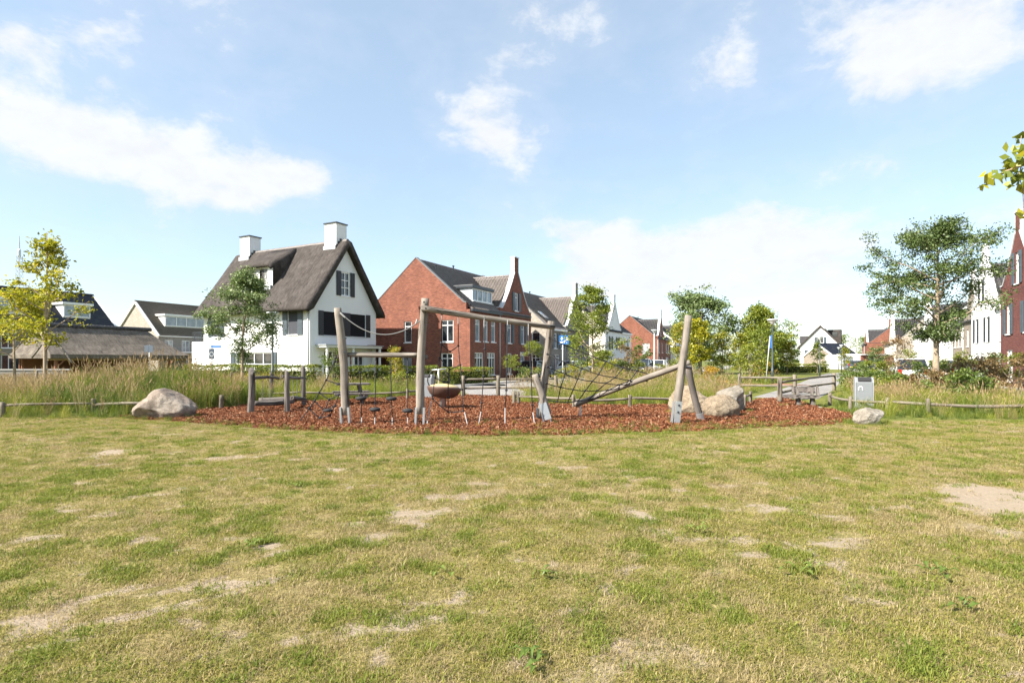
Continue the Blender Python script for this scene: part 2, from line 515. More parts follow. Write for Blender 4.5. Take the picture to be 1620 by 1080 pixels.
def leaf_mat(name, stops, transl=.35, gloss=.03):
    t = NT(name)
    return t.leafy(t.ramp(t.attr('rnd'), stops), transl, gloss)
M['leaf_green'] = leaf_mat('mid_green_leaves', [(0, (.05, .085, .015)), (.5, (.11, .165, .03)), (1, (.2, .25, .055))])
M['leaf_grey'] = leaf_mat('grey_green_leaves', [(0, (.07, .11, .034)), (.5, (.16, .22, .072)), (1, (.29, .36, .145))], .3, .04)
M['leaf_dark'] = leaf_mat('dark_green_leaves', [(0, (.045, .075, .021)), (.5, (.11, .16, .047)), (1, (.215, .27, .095))], .3, .03)
M['leaf_yellow'] = leaf_mat('yellow_autumn_leaves', [(0, (.17, .21, .02)), (.45, (.38, .37, .025)), (.8, (.58, .47, .03)), (1, (.50, .30, .05))], .45)
M['leaf_lime'] = leaf_mat('yellow_green_leaves', [(0, (.085, .13, .018)), (.5, (.20, .25, .03)), (1, (.38, .38, .05))], .42)
M['leaf_mixed'] = leaf_mat('green_leaves_turning_yellow', [(0, (.085, .13, .018)), (.45, (.21, .25, .028)), (.8, (.44, .39, .035)), (1, (.5, .31, .06))], .42)
M['leaf_hedge'] = leaf_mat('hedge_leaves', [(0, (.07, .11, .016)), (.5, (.17, .21, .026)), (1, (.33, .33, .045))], .35)
M['leaf_orange'] = leaf_mat('orange_yellow_leaves', [(0, (.3, .2, .02)), (.5, (.5, .33, .02)), (1, (.55, .25, .03))], .4)
M['leaf_rust'] = leaf_mat('rusty_dry_leaves', [(0, (.08, .09, .03)), (.5, (.20, .14, .06)), (1, (.34, .22, .11))], .35)

def chips_mat():
    t = NT('red_brown_bark_chips')
    col = t.ramp(t.rnd(), [(0, (.045, .015, .008)), (.35, (.135, .045, .020)), (.7, (.235, .088, .040)), (.92, (.31, .145, .078)), (1, (.40, .28, .18))])
    return t.bsdf(col, .85, None, 0, .15)
M['chips'] = chips_mat()

def blade_mat(name, stops, transl=.4, gloss=.012):
    t = NT(name)
    r = t.math('ADD', t.math('MULTIPLY', t.rnd(), .62), t.math('MULTIPLY', t.attr('rnd'), .38))
    return t.leafy(t.ramp(r, stops), transl, gloss)
M['blade_lawn'] = blade_mat('lawn_blades', [(.05, (.14, .16, .028)), (.35, (.235, .23, .046)), (.62, (.335, .29, .085)), (.85, (.42, .345, .15)), (1, (.48, .41, .22))])
M['blade_green'] = blade_mat('lush_lawn_blades', [(.1, (.105, .15, .022)), (.5, (.19, .228, .038)), (1, (.29, .295, .062))])
M['blade_straw'] = blade_mat('dry_lawn_blades', [(.1, (.24, .19, .085)), (.5, (.38, .30, .15)), (1, (.5, .41, .24))])
M['blade_tall'] = blade_mat('meadow_blades', [(.05, (.10, .15, .02)), (.45, (.20, .24, .034)), (.8, (.33, .33, .055)), (1, (.46, .38, .13))])
M['blade_tan'] = blade_mat('ripe_meadow_stalks', [(.05, (.27, .19, .09)), (.5, (.42, .30, .16)), (1, (.52, .41, .24))])
M['blade_reed'] = blade_mat('reed_blades', [(.05, (.055, .10, .018)), (.5, (.125, .175, .035)), (1, (.24, .25, .07))])

def ground_mat():
    t = NT('rough_grass_ground')
    n = t.noise(.35, 6, .65); f = t.noise(9, 5, .7)
    col = t.mix(t.ramp(n, [(.35, 0), (.7, 1)]), (.10, .125, .028), (.19, .185, .05))
    col = t.mix(1.0, col, t.ramp(f, [(.3, .6), (.7, 1.25)]), 'MULTIPLY')
    return t.bsdf(col, .95, t.bump(f, .5, .05), 0, .1)
M['ground'] = ground_mat()

def lawn_mat():
    t = NT('worn_lawn_soil')
    s = t.attr('soil')
    f = t.noise(38, 6, .75); b = t.noise(3.2, 6, .65); m = t.noise(120, 3, .6)
    turf = t.mix(t.ramp(b, [(.35, 0), (.65, 1)]), (.17, .155, .05), (.32, .255, .125))
    turf = t.mix(1.0, turf, t.ramp(f, [(.3, .45), (.7, 1.35)]), 'MULTIPLY')
    sand = t.mix(t.ramp(f, [(.35, 0), (.7, 1)]), (.27, .215, .155), (.39, .32, .24))
    sand = t.mix(1.0, sand, t.ramp(m, [(.25, .75), (.7, 1.08)]), 'MULTIPLY')
    fac = t.ramp(t.math('ADD', s, t.math('MULTIPLY', t.math('SUBTRACT', f, .5), .45)), [(.38, 0), (.62, 1)])
    col = t.mix(fac, turf, sand)
    h = t.math('ADD', f, t.math('MULTIPLY', m, .4))
    return t.bsdf(col, .95, t.bump(h, .7, .02), 0, .1)
M['lawn'] = lawn_mat()

def mulch_mat():
    t = NT('chip_bed')
    v = t.N.new('ShaderNodeTexVoronoi'); v.inputs['Scale'].default_value = 22
    mp = t.N.new('ShaderNodeMapping'); mp.inputs['Scale'].default_value = (1, 1.8, 1)
    t.L.new(t.tc.outputs['Object'], mp.inputs[0]); t.L.new(mp.outputs[0], v.inputs['Vector'])
    sp = t.N.new('ShaderNodeSeparateColor'); t.L.new(v.outputs['Color'], sp.inputs[0])
    col = t.ramp(sp.outputs[0], [(0, (.05, .018, .011)), (.5, (.14, .045, .024)), (1, (.24, .085, .045))])
    return t.bsdf(col, .95, t.bump(v.outputs['Distance'], .8, .04), 0, .1)
M['mulch'] = mulch_mat()

def paving_mat(name, c, bw, bh):
    t = NT(name)
    b = t.N.new('ShaderNodeTexBrick'); t.L.new(t.tc.outputs['Object'], b.inputs['Vector'])
    b.inputs['Color1'].default_value = (*c, 1); b.inputs['Color2'].default_value = (*[x * .8 for x in c], 1); b.inputs['Mortar'].default_value = (*[x * .5 for x in c], 1)
    b.inputs['Scale'].default_value = 1; b.inputs['Mortar Size'].default_value = .008; b.inputs['Brick Width'].default_value = bw; b.inputs['Row Height'].default_value = bh
    k = t.ramp(t.noise(.8, 5, .6), [(.3, .8), (.7, 1.15)])
    return t.bsdf(t.mix(1.0, b.outputs[0], k, 'MULTIPLY'), .9, None, 0, .2)
M['paving_grey'] = paving_mat('grey_clinker_paving', (.30, .285, .27), .21, .105)
M['paving_red'] = paving_mat('red_clinker_paving', (.34, .17, .11), .21, .105)
M['concrete'] = plain('pale_concrete', (.42, .40, .37), .9, vary=.15, scale=8)

def stone_mat(name, c1, c2, pale):
    t = NT(name)
    a = t.noise(3.2, 7, .7); g = t.noise(60, 3, .7); w = t.noise(1.2, 5, .6)
    col = t.mix(t.ramp(a, [(.35, 0), (.68, 1)]), c1, c2)
    col = t.mix(t.ramp(w, [(.5, 0), (.72, .75)]), col, pale)
    col = t.mix(1.0, col, t.ramp(g, [(.3, .6), (.65, 1.15)]), 'MULTIPLY')
    cr = t.noise(2.2, 6, .75, None, .8)
    col = t.mix(t.ramp(cr, [(.46, 0), (.5, .55), (.54, 0)]), col, [x * .45 for x in c1])
    h = t.math('ADD', a, t.math('MULTIPLY', g, .25))
    return t.bsdf(col, .9, t.bump(h, .9, .09), 0, .2)
M['stone_warm'] = stone_mat('warm_granite', (.22, .175, .14), (.40, .335, .275), (.46, .42, .37))
M['stone_tan'] = stone_mat('tan_granite', (.22, .17, .115), (.35, .28, .20), (.37, .315, .24))
M['stone_pale'] = stone_mat('pale_granite', (.235, .205, .165), (.36, .325, .27), (.42, .40, .365))
M['hardstone'] = plain('bluestone_slab', (.30, .28, .25), .85)

# ------------------------------------------------------------------ scatter of small things nobody could count
def scatter(name, pts, rot, scl, idx, protos, label, cat):
    """One object whose points carry instances of the prototype meshes (grass, chips)."""
    pts = np.asarray(pts, dtype=np.float32); n = len(pts)
    me = bpy.data.meshes.new(name)
    me.vertices.add(n); me.vertices.foreach_set('co', pts.ravel())
    a = me.attributes.new('rot', 'FLOAT_VECTOR', 'POINT'); a.data.foreach_set('vector', np.ascontiguousarray(rot, dtype=np.float32).ravel())
    a = me.attributes.new('scl', 'FLOAT', 'POINT'); a.data.foreach_set('value', np.ascontiguousarray(scl, dtype=np.float32))
    a = me.attributes.new('pick', 'INT', 'POINT'); a.data.foreach_set('value', np.ascontiguousarray(idx, dtype=np.int32))
    o = link(name, me)
    coll = bpy.data.collections.new(name + '_sources')
    for i, (pm, mat) in enumerate(protos):
        if not pm.materials: pm.materials.append(mat)
        po = bpy.data.objects.new('%s_source_%02d' % (name, i), pm)
        coll.objects.link(po)
    ng = bpy.data.node_groups.new(name + '_scatter', 'GeometryNodeTree')
    ng.interface.new_socket('Geometry', in_out='INPUT', socket_type='NodeSocketGeometry')
    ng.interface.new_socket('Geometry', in_out='OUTPUT', socket_type='NodeSocketGeometry')
    N, L = ng.nodes, ng.links
    gi, go = N.new('NodeGroupInput'), N.new('NodeGroupOutput')
    ip = N.new('GeometryNodeInstanceOnPoints'); ci = N.new('GeometryNodeCollectionInfo')
    ci.inputs['Collection'].default_value = coll
    ci.inputs['Separate Children'].default_value = True; ci.inputs['Reset Children'].default_value = True
    def na(nm, tp):
        x = N.new('GeometryNodeInputNamedAttribute'); x.data_type = tp; x.inputs['Name'].default_value = nm; return x.outputs[0]
    er = N.new('FunctionNodeEulerToRotation'); L.new(na('rot', 'FLOAT_VECTOR'), er.inputs[0])
    L.new(gi.outputs[0], ip.inputs['Points']); L.new(ci.outputs[0], ip.inputs['Instance'])
    ip.inputs['Pick Instance'].default_value = True
    L.new(na('pick', 'INT'), ip.inputs['Instance Index']); L.new(er.outputs[0], ip.inputs['Rotation']); L.new(na('scl', 'FLOAT'), ip.inputs['Scale'])
    L.new(ip.outputs[0], go.inputs[0])
    o.modifiers.new('scatter', 'NODES').node_group = ng
    return tag(o, label, cat, kind='stuff')

def blades(rng, n, spread, h0, h1, w, droop, segs=2, lie=0.0, head=None):
    """A tuft of curved grass blades as one small mesh (attribute rnd per blade)."""
    V, F, A = [], [], []
    for i in range(n):
        r = spread * math.sqrt(rng.random()); a = rng.random() * 6.283
        bx, by = r * math.cos(a), r * math.sin(a)
        h = rng.uniform(h0, h1); az = rng.random() * 6.283
        lean = rng.uniform(.1, 1) * droop + (lie if rng.random() < .3 else 0)
        ww = w * rng.uniform(.6, 1.2); sa = az + 1.57
        sx, sy = math.cos(sa) * ww / 2, math.sin(sa) * ww / 2
        c = rng.random(); n0 = len(V)
        for k in range(segs + 1):
            t = k / segs
            th = lean * (t ** 1.4)
            x = bx + math.cos(az) * h * t * math.sin(th); y = by + math.sin(az) * h * t * math.sin(th); z = h * t * math.cos(th * .9)
            q = 1 - .9 * t ** 2
            V += [(x - sx * q, y - sy * q, max(z, .001 * t)), (x + sx * q, y + sy * q, max(z, .001 * t))]; A += [c, c]
        for k in range(segs):
            a0 = n0 + 2 * k; F.append((a0, a0 + 1, a0 + 3, a0 + 2))
        if head and rng.random() < head[0]:
            hl, hw = head[1] * rng.uniform(.7, 1.2), head[2]
            p = Vector((x, y, z)); d = Vector((math.cos(az) * math.sin(lean), math.sin(az) * math.sin(lean), max(.25, math.cos(lean)))).normalized()
            for q in range(3):
                aa = q * 2.09 + c * 6; s = Vector((math.cos(aa), math.sin(aa), 0)) * hw
                n1 = len(V)
                V += [tuple(p - d * hl * .3), tuple(p + s), tuple(p + d * hl), tuple(p - s * .3)]; A += [min(1, c * .4 + .6)] * 4
                F.append((n1, n1 + 1, n1 + 2, n1 + 3))
    return np_mesh('tuft', np.array(V), np.array(F), {'rnd': np.array(A)})

# ------------------------------------------------------------------ the setting: ground, lawn, chip bed, roads
def sheet(name, poly, z, mat, sub=None):
    mb = MB()
    pts = [Vector((p[0], p[1], z)) for p in poly]
    for t in tessellate_polygon([pts]): mb.quad(*[pts[i] for i in t])
    me = mb.mesh(name)
    o = link(name, me, mat); tag(o, kind='structure')
    return o

RU = Vector((0.447, 0.894, 0)).normalized()          # the street's direction
RN = Vector((RU.y, -RU.x, 0))                        # from the left row of houses towards the right row

mb = MB(); mb.quad((-900, -300, 0), (900, -300, 0), (900, 1500, 0), (-900, 1500, 0))
tag(mb.build('ground', M['ground']), kind='structure')

MULCH = [tuple(G(*p))[:2] for p in ((192, 660), (300, 669), (400, 677), (500, 683), (620, 687.5), (760, 690), (900, 688), (1040, 684), (1180, 678), (1290, 673), (1352, 668),
         (1345, 656), (1310, 648), (1275, 640), (1258, 633), (1238, 630), (1195, 632), (1172, 640), (1080, 641), (960, 641), (880, 640), (815, 636), (806, 627), (745, 625), (690, 626), (600, 630), (520, 634), (490, 635.5), (440, 637), (400, 640), (352, 646), (240, 654))]
FRONT = [(-17.0, 15.1), (-12.5, 14.9)] + [tuple(G(*p))[:2] for p in ((150, 659), (200, 661), (300, 669), (400, 677), (500, 683), (620, 687.5), (760, 690), (900, 688), (1040, 684), (1180, 678), (1290, 673), (1352, 668), (1400, 667), (1500, 666), (1620, 666))] + [(18.0, 14.2)]
def front_y(x):
    xs = np.array([p[0] for p in FRONT]); ys = np.array([p[1] for p in FRONT])
    o = np.argsort(xs)
    return np.interp(x, xs[o], ys[o])

# bare sandy patches of the lawn, where feet have worn it (pixel, half width px, half height px, tilt)
PATCH = [(172, 718, 26, 6, 0), (640, 820, 34, 12, .1), (690, 812, 30, 5, 0), (735, 790, 28, 4, 0), (1008, 815, 18, 10, 0), (1600, 797, 70, 26, 0), (1585, 812, 60, 10, .2), (1650, 805, 70, 34, 0), (962, 936, 16, 9, 0), (903, 974, 16, 9, 0), (994, 903, 13, 9, 0), (936, 1004, 22, 7, -.3), (445, 868, 28, 6, -.2), (440, 880, 26, 5, -.2),
         (160, 820, 16, 5, 0), (45, 860, 26, 6, -.25), (250, 968, 40, 8, -.3), (150, 985, 40, 9, -.3), (90, 985, 40, 8, -.3), (70, 1000, 40, 7, -.3), (290, 935, 40, 6, -.25), (330, 930, 40, 5, -.2), (820, 1052, 18, 9, 0), (1325, 822, 22, 6, .5), (1345, 855, 20, 5, 0), (1480, 847, 14, 4, 0), (1310, 895, 24, 8, .3), (1340, 925, 34, 6, .4), (1510, 990, 42, 7, .35), (1600, 1075, 50, 10, 0), (1070, 776, 18, 3, 0), (905, 740, 20, 3, 0), (770, 768, 18, 3, 0), (355, 725, 40, 3, -.1), (230, 860, 30, 5, -.2), (600, 855, 24, 5, 0), (1010, 880, 12, 6, 0), (870, 895, 16, 6, 0), (1190, 880, 30, 5, 0), (700, 955, 20, 6, 0), (1370, 955, 24, 6, .3),
         (60, 925, 60, 5, -.3), (190, 940, 60, 5, -.25), (330, 952, 70, 5, -.25), (20, 985, 50, 8, -.3), (110, 1015, 70, 6, -.3), (400, 925, 50, 4, -.25), (560, 835, 30, 4, -.1), (790, 860, 20, 5, 0), (1020, 900, 18, 5, .3), (1060, 950, 16, 6, .3), (860, 1000, 16, 5, 0), (1130, 910, 18, 5, 0), (1240, 860, 20, 4, .2), (1420, 900, 22, 5, .3), (1450, 965, 40, 5, .35), (1560, 1010, 30, 5, .3), (230, 790, 26, 3, -.1), (120, 770, 20, 3, 0), (520, 745, 24, 3, 0), (1150, 770, 22, 3, 0), (1330, 760, 24, 3, 0)]
BARE = {(172, 718), (640, 820), (1008, 815), (962, 936), (903, 974), (994, 903), (440, 880)}
SOLID = {(1600, 797), (1650, 805)}
def soil_at(x, y):
    """0 turf .. 1 bare sand, at lawn positions (arrays)."""
    n = fbm(x * .9 + 3.1, y * .9 + 8.7, 4) * .55 + fbm(x * 3.1, y * 3.1, 3) * .45
    s = np.clip((n - .57) * 4.0, 0, .52)
    fl = fbm(x * 2.6 + 71, y * 2.6 + 13, 3) * .6 + fbm(x * 9 + 5, y * 9 + 33, 3) * .4
    s = np.maximum(s, np.clip((fl - .605) * 9, 0, .78))
    w = (fbm(x * 4 + 40, y * 4, 2) - .5) * 1.4 + (fbm(x * 13 + 3, y * 13, 3) - .5) * 2.2
    for px, py, rx, ry, t in PATCH:
        c = G(px, py); d = c.y
        sl = -t * d / CAM_H
        ang = math.atan(sl)
        hx = rx / 900 * d * 1.15 * math.sqrt(1 + sl * sl); hy = ry / 900 * d * d / CAM_H * 1.25 * math.cos(ang)
        dx, dy = x - c.x, y - c.y
        ex, ey = dx * math.cos(ang) + dy * math.sin(ang), dy * math.cos(ang) - dx * math.sin(ang)
        q = np.sqrt((ex / hx) ** 2 + (ey / hy) ** 2)
        s = np.maximum(s, np.clip(1.35 - q + w * .9, 0, 1 if (px, py) in BARE else .74) if (px, py) not in SOLID else np.clip(1.8 - 1.2 * q + w * .3, 0, 1))
    return s

def build_lawn():
    xs = np.linspace(-18, 18, 300); ts = np.linspace(0, 1, 190) ** 1.35
    X, T = np.meshgrid(xs, ts)
    Y0 = -2.0; YF = front_y(X) + .06
    Y = Y0 + (YF - Y0) * T
    Z = .006 + (fbm(X * .35, Y * .35, 3) - .5) * .07 * np.clip((YF - Y) / 2, 0, 1) * np.clip((Y - 1) / 2, .2, 1) + .02 * np.clip((YF - Y) / 2, 0, 1)
    V = np.stack([X, Y, Z], -1).reshape(-1, 3)
    r, c = X.shape
    i = np.arange(r * c).reshape(r, c)
    F = np.stack([i[:-1, :-1], i[:-1, 1:], i[1:, 1:], i[1:, :-1]], -1).reshape(-1, 4)
    s = soil_at(X.ravel(), Y.ravel())
    V[:, 2] -= .012 * np.clip(s, 0, 1)
    V[:, 2] = np.maximum(V[:, 2], .004)
    me = np_mesh('lawn', V, F, {'soil': s}, True)
    tag(link('lawn', me, M['lawn']), kind='structure')
    rng = random.Random(3)
    short = [(blades(rng, 46, .085, .008, .030, .0042, 1.7, 2, .5), M['blade_lawn']) for _ in range(4)]
    lush = [(blades(rng, 50, .075, .012, .044, .0048, 1.5, 3), M['blade_green']) for _ in range(3)]
    dry = [(blades(rng, 40, .10, .012, .042, .0036, 1.9, 2, .6), M['blade_straw']) for _ in range(3)]
    g = np.random.default_rng(4)
    parts = []
    for y0, y1, dens, sc in ((1.3, 3.4, 620, 1.0), (3.4, 5.5, 400, 1.08), (5.5, 8.5, 260, 1.15), (8.5, 16.0, 150, 1.3)):
        hw = y1 * .98 + .8
        hw = min(hw, 16)
        n = int((y1 - y0) * 2 * hw * dens)
        x = g.uniform(-hw, hw, n); y = g.uniform(y0, y1, n)
        k = y < front_y(x) + .05 + g.normal(0, .05, n)
        x, y = x[k], y[k]
        parts.append(np.stack([x, y, np.full(len(x), sc)], 1))
    A = np.concatenate(parts)
    x, y, sc = A.T
    s = soil_at(x, y)
    keep = g.random(len(x)) > np.clip((s - .30) * 1.7, 0, .96)
    x, y, sc, s = x[keep], y[keep], sc[keep], s[keep]
    lushn = fbm(x * .6 + 20, y * .6 + 4, 3) * .25 + fbm(x * 4.6 + 7, y * 4.6, 3) * .75
    dryn = fbm(x * .8 + 51, y * .8 + 14, 3) * .4 + fbm(x * 5.2 + 9, y * 5.2, 3) * .6
    u = g.random(len(x))
    pick = g.integers(0, 4, len(x))
    isl = (u < np.clip((lushn - .56) * 8, 0.06, .8)); pick[isl] = 4 + g.integers(0, 3, isl.sum())
    u2 = g.random(len(x))
    isd = (~isl) & (u2 < np.clip((dryn - .47) * 4.0 + s * .8, .14, .85)); pick[isd] = 7 + g.integers(0, 3, isd.sum())
    z = .006 + (fbm(x * .35, y * .35, 3) - .5) * .07 * np.clip((front_y(x) - y) / 2, 0, 1) * np.clip((y - 1) / 2, .2, 1) + .02 * np.clip((front_y(x) - y) / 2, 0, 1) - .012 * s
    z = np.maximum(z, .004) - .004
    rot = np.stack([g.normal(0, .08, len(x)), g.normal(0, .08, len(x)), g.uniform(0, 6.28, len(x))], 1)
    scl = sc * g.uniform(.7, 1.25, len(x)) * np.where(isl, 1.05, 1.0)
    scatter('lawn_grass', np.stack([x, y, z], 1), rot, scl, pick, short + lush + dry, 'short sun-worn lawn grass in the foreground', 'grass')
build_lawn()

def build_mulch():
    P2 = [Vector((p[0], p[1], .010)) for p in MULCH]
    mb = MB()
    for t in tessellate_polygon([P2]): mb.quad(*[P2[i] for i in t])
    tag(mb.build('bark_chip_bed', M['mulch']), kind='structure')
    rng = random.Random(9); protos = []
    for i in range(6):
        l, w, h = rng.uniform(.03, .075), rng.uniform(.012, .03), rng.uniform(.004, .012)
        b = MB(); b.hexa([(-l, -w, 0), (l * .9, -w * .7, 0), (l, w * .8, 0), (-l * .8, w, 0), (-l * .8, -w * .6, h), (l * .7, -w * .5, h * 1.3), (l * .9, w * .6, h), (-l * .6, w * .7, h * .8)])
        protos.append((b.mesh('chip'), M['chips']))
    g = np.random.default_rng(8)
    x0 = min(p[0] for p in MULCH); x1 = max(p[0] for p in MULCH); y0 = min(p[1] for p in MULCH); y1 = max(p[1] for p in MULCH)
    n = int((x1 - x0) * (y1 - y0) * 1150)
    x = g.uniform(x0 - .3, x1 + .3, n); y = g.uniform(y0 - .3, y1 + .2, n)
    jx, jy = x + (fbm(x * 2, y * 2, 3) - .5) * .7, y + (fbm(x * 2 + 30, y * 2, 3) - .5) * .9
    k = in_poly(jx, jy, MULCH) & (g.random(n) < np.clip(1.35 - (y - 12) * .06, .45, 1))
    x, y = x[k], y[k]; n = len(x)
    rot = np.stack([g.normal(0, .6, n), g.normal(0, .6, n), g.uniform(0, 6.28, n)], 1)
    scatter('bark_chips', np.stack([x, y, np.abs(g.normal(.015, .02, n)) + .006 + .05 * np.clip(fbm(x * 1.4, y * 1.4, 3) - .45, 0, 1)], 1), rot, g.uniform(.28, .75, n), g.integers(0, 6, n), protos, 'red-brown bark chips spread over the playground', 'bark chips')
build_mulch()

# roads and paths
def strip(name, pts, w, z, mat):
    L_, R_ = [], []
    for i, p in enumerate(pts):
        p = Vector((p[0], p[1], 0)); a = Vector(pts[max(i - 1, 0)]).to_3d(); b = Vector(pts[min(i + 1, len(pts) - 1)]).to_3d()
        d = (b - a).normalized(); s = Vector((d.y, -d.x, 0)) * w / 2
        L_.append(p - s); R_.append(p + s)
    mb = MB()
    for i in range(len(pts) - 1):
        mb.quad((L_[i].x, L_[i].y, z), (R_[i].x, R_[i].y, z), (R_[i + 1].x, R_[i + 1].y, z), (L_[i + 1].x, L_[i + 1].y, z))
    o = mb.build(name, mat); tag(o, kind='structure'); return o
F0 = Vector((-3.1, 42, 0))
def row(u, off): return F0 + RU * u + RN * off
strip('street', [tuple(row(u, 7.6))[:2] for u in (-9, 0, 20, 60, 110, 160)], 6.4, .006, M['paving_grey'])
strip('pavement', [tuple(row(u, 3.2))[:2] for u in (-10, 0, 20, 60, 110)], 2.2, .010, M['paving_grey'])
strip('crossing_path', [tuple(G(800, 626))[:2], tuple(G(778, 618))[:2], tuple(G(760, 608))[:2], tuple(row(-7, 5))[:2]], 3.0, .0085, M['paving_grey'])
strip('entrance_path', [tuple(G(1240, 630))[:2], tuple(G(1275, 617))[:2], tuple(G(1296, 606))[:2], tuple(G(1312, 597))[:2], tuple(G(1325, 591))[:2], (52, 80), (75, 120)], 2.3, .006, M['paving_grey'])
strip('red_path', [tuple(G(1160, 609.5))[:2], tuple(G(1200, 608.5))[:2], tuple(G(1262, 608))[:2]], 3.0, .010, M['paving_red'])
strip('side_street', [(20, 18), (34, 46), (46, 70), (62, 104), (80, 140)], 5.0, .0125, M['paving_grey'])
# kerbs are real steps
def kerb(name, pts):
    mb = MB()
    for a, b in zip(pts, pts[1:]): mb.bar((a[0], a[1], .04), (b[0], b[1], .04), .14, .11)
    tag(mb.build(name, M['concrete']), kind='structure')
kerb('kerb', [row(u, 10.9) for u in (-8, 0, 20, 60, 110)])
kerb('kerb', [row(u, 4.34) for u in (-8, 0, 20, 60, 110)])

# raised planted bank on the left, behind the low rail
def bank_h(x, y):
    a = np.exp(-((x + 11.5) / 5.2) ** 2) * np.exp(-((y - 19.3) / 2.4) ** 2) * .62
    return (a + .12 * np.exp(-((y - 22) / 4) ** 2) * np.exp(-((x + 13) / 9) ** 2)) * np.clip((-8.9 - x) / 2.2, 0, 1)
def build_bank():
    X, Y = np.meshgrid(np.linspace(-28, -8.6, 60), np.linspace(15.5, 30, 40))
    Z = bank_h(X, Y) + .0
    edge = np.clip(np.minimum(np.minimum(X + 28, -8.6 - X), np.minimum(Y - 15.5, 30 - Y)) / 1.0, 0, 1)
    Z = Z * edge - .03 * (1 - edge)
    V = np.stack([X, Y, Z], -1).reshape(-1, 3); r, c = X.shape; i = np.arange(r * c).reshape(r, c)
    F = np.stack([i[:-1, :-1], i[:-1, 1:], i[1:, 1:], i[1:, :-1]], -1).reshape(-1, 4)
    tag(link('meadow_bank', np_mesh('meadow_bank', V, F, None, True), M['ground']), kind='structure')
build_bank()

# paved strips that stay free of grass: (start, end, half width)
def xy(v): return (v[0], v[1])
HARD = [(xy(G(800, 626)), xy(G(778, 618)), 1.6), (xy(G(778, 618)), xy(G(760, 608)), 1.6), (xy(G(760, 608)), xy(row(-7, 5)), 1.6),
        (xy(G(1240, 630)), xy(G(1275, 617)), 1.7), (xy(G(1275, 617)), xy(G(1296, 606)), 1.7), (xy(G(1296, 606)), xy(G(1312, 597)), 1.7), (xy(G(1160, 609.5)), xy(G(1262, 608)), 1.6), ((20, 18), (34, 46), 2.6)]
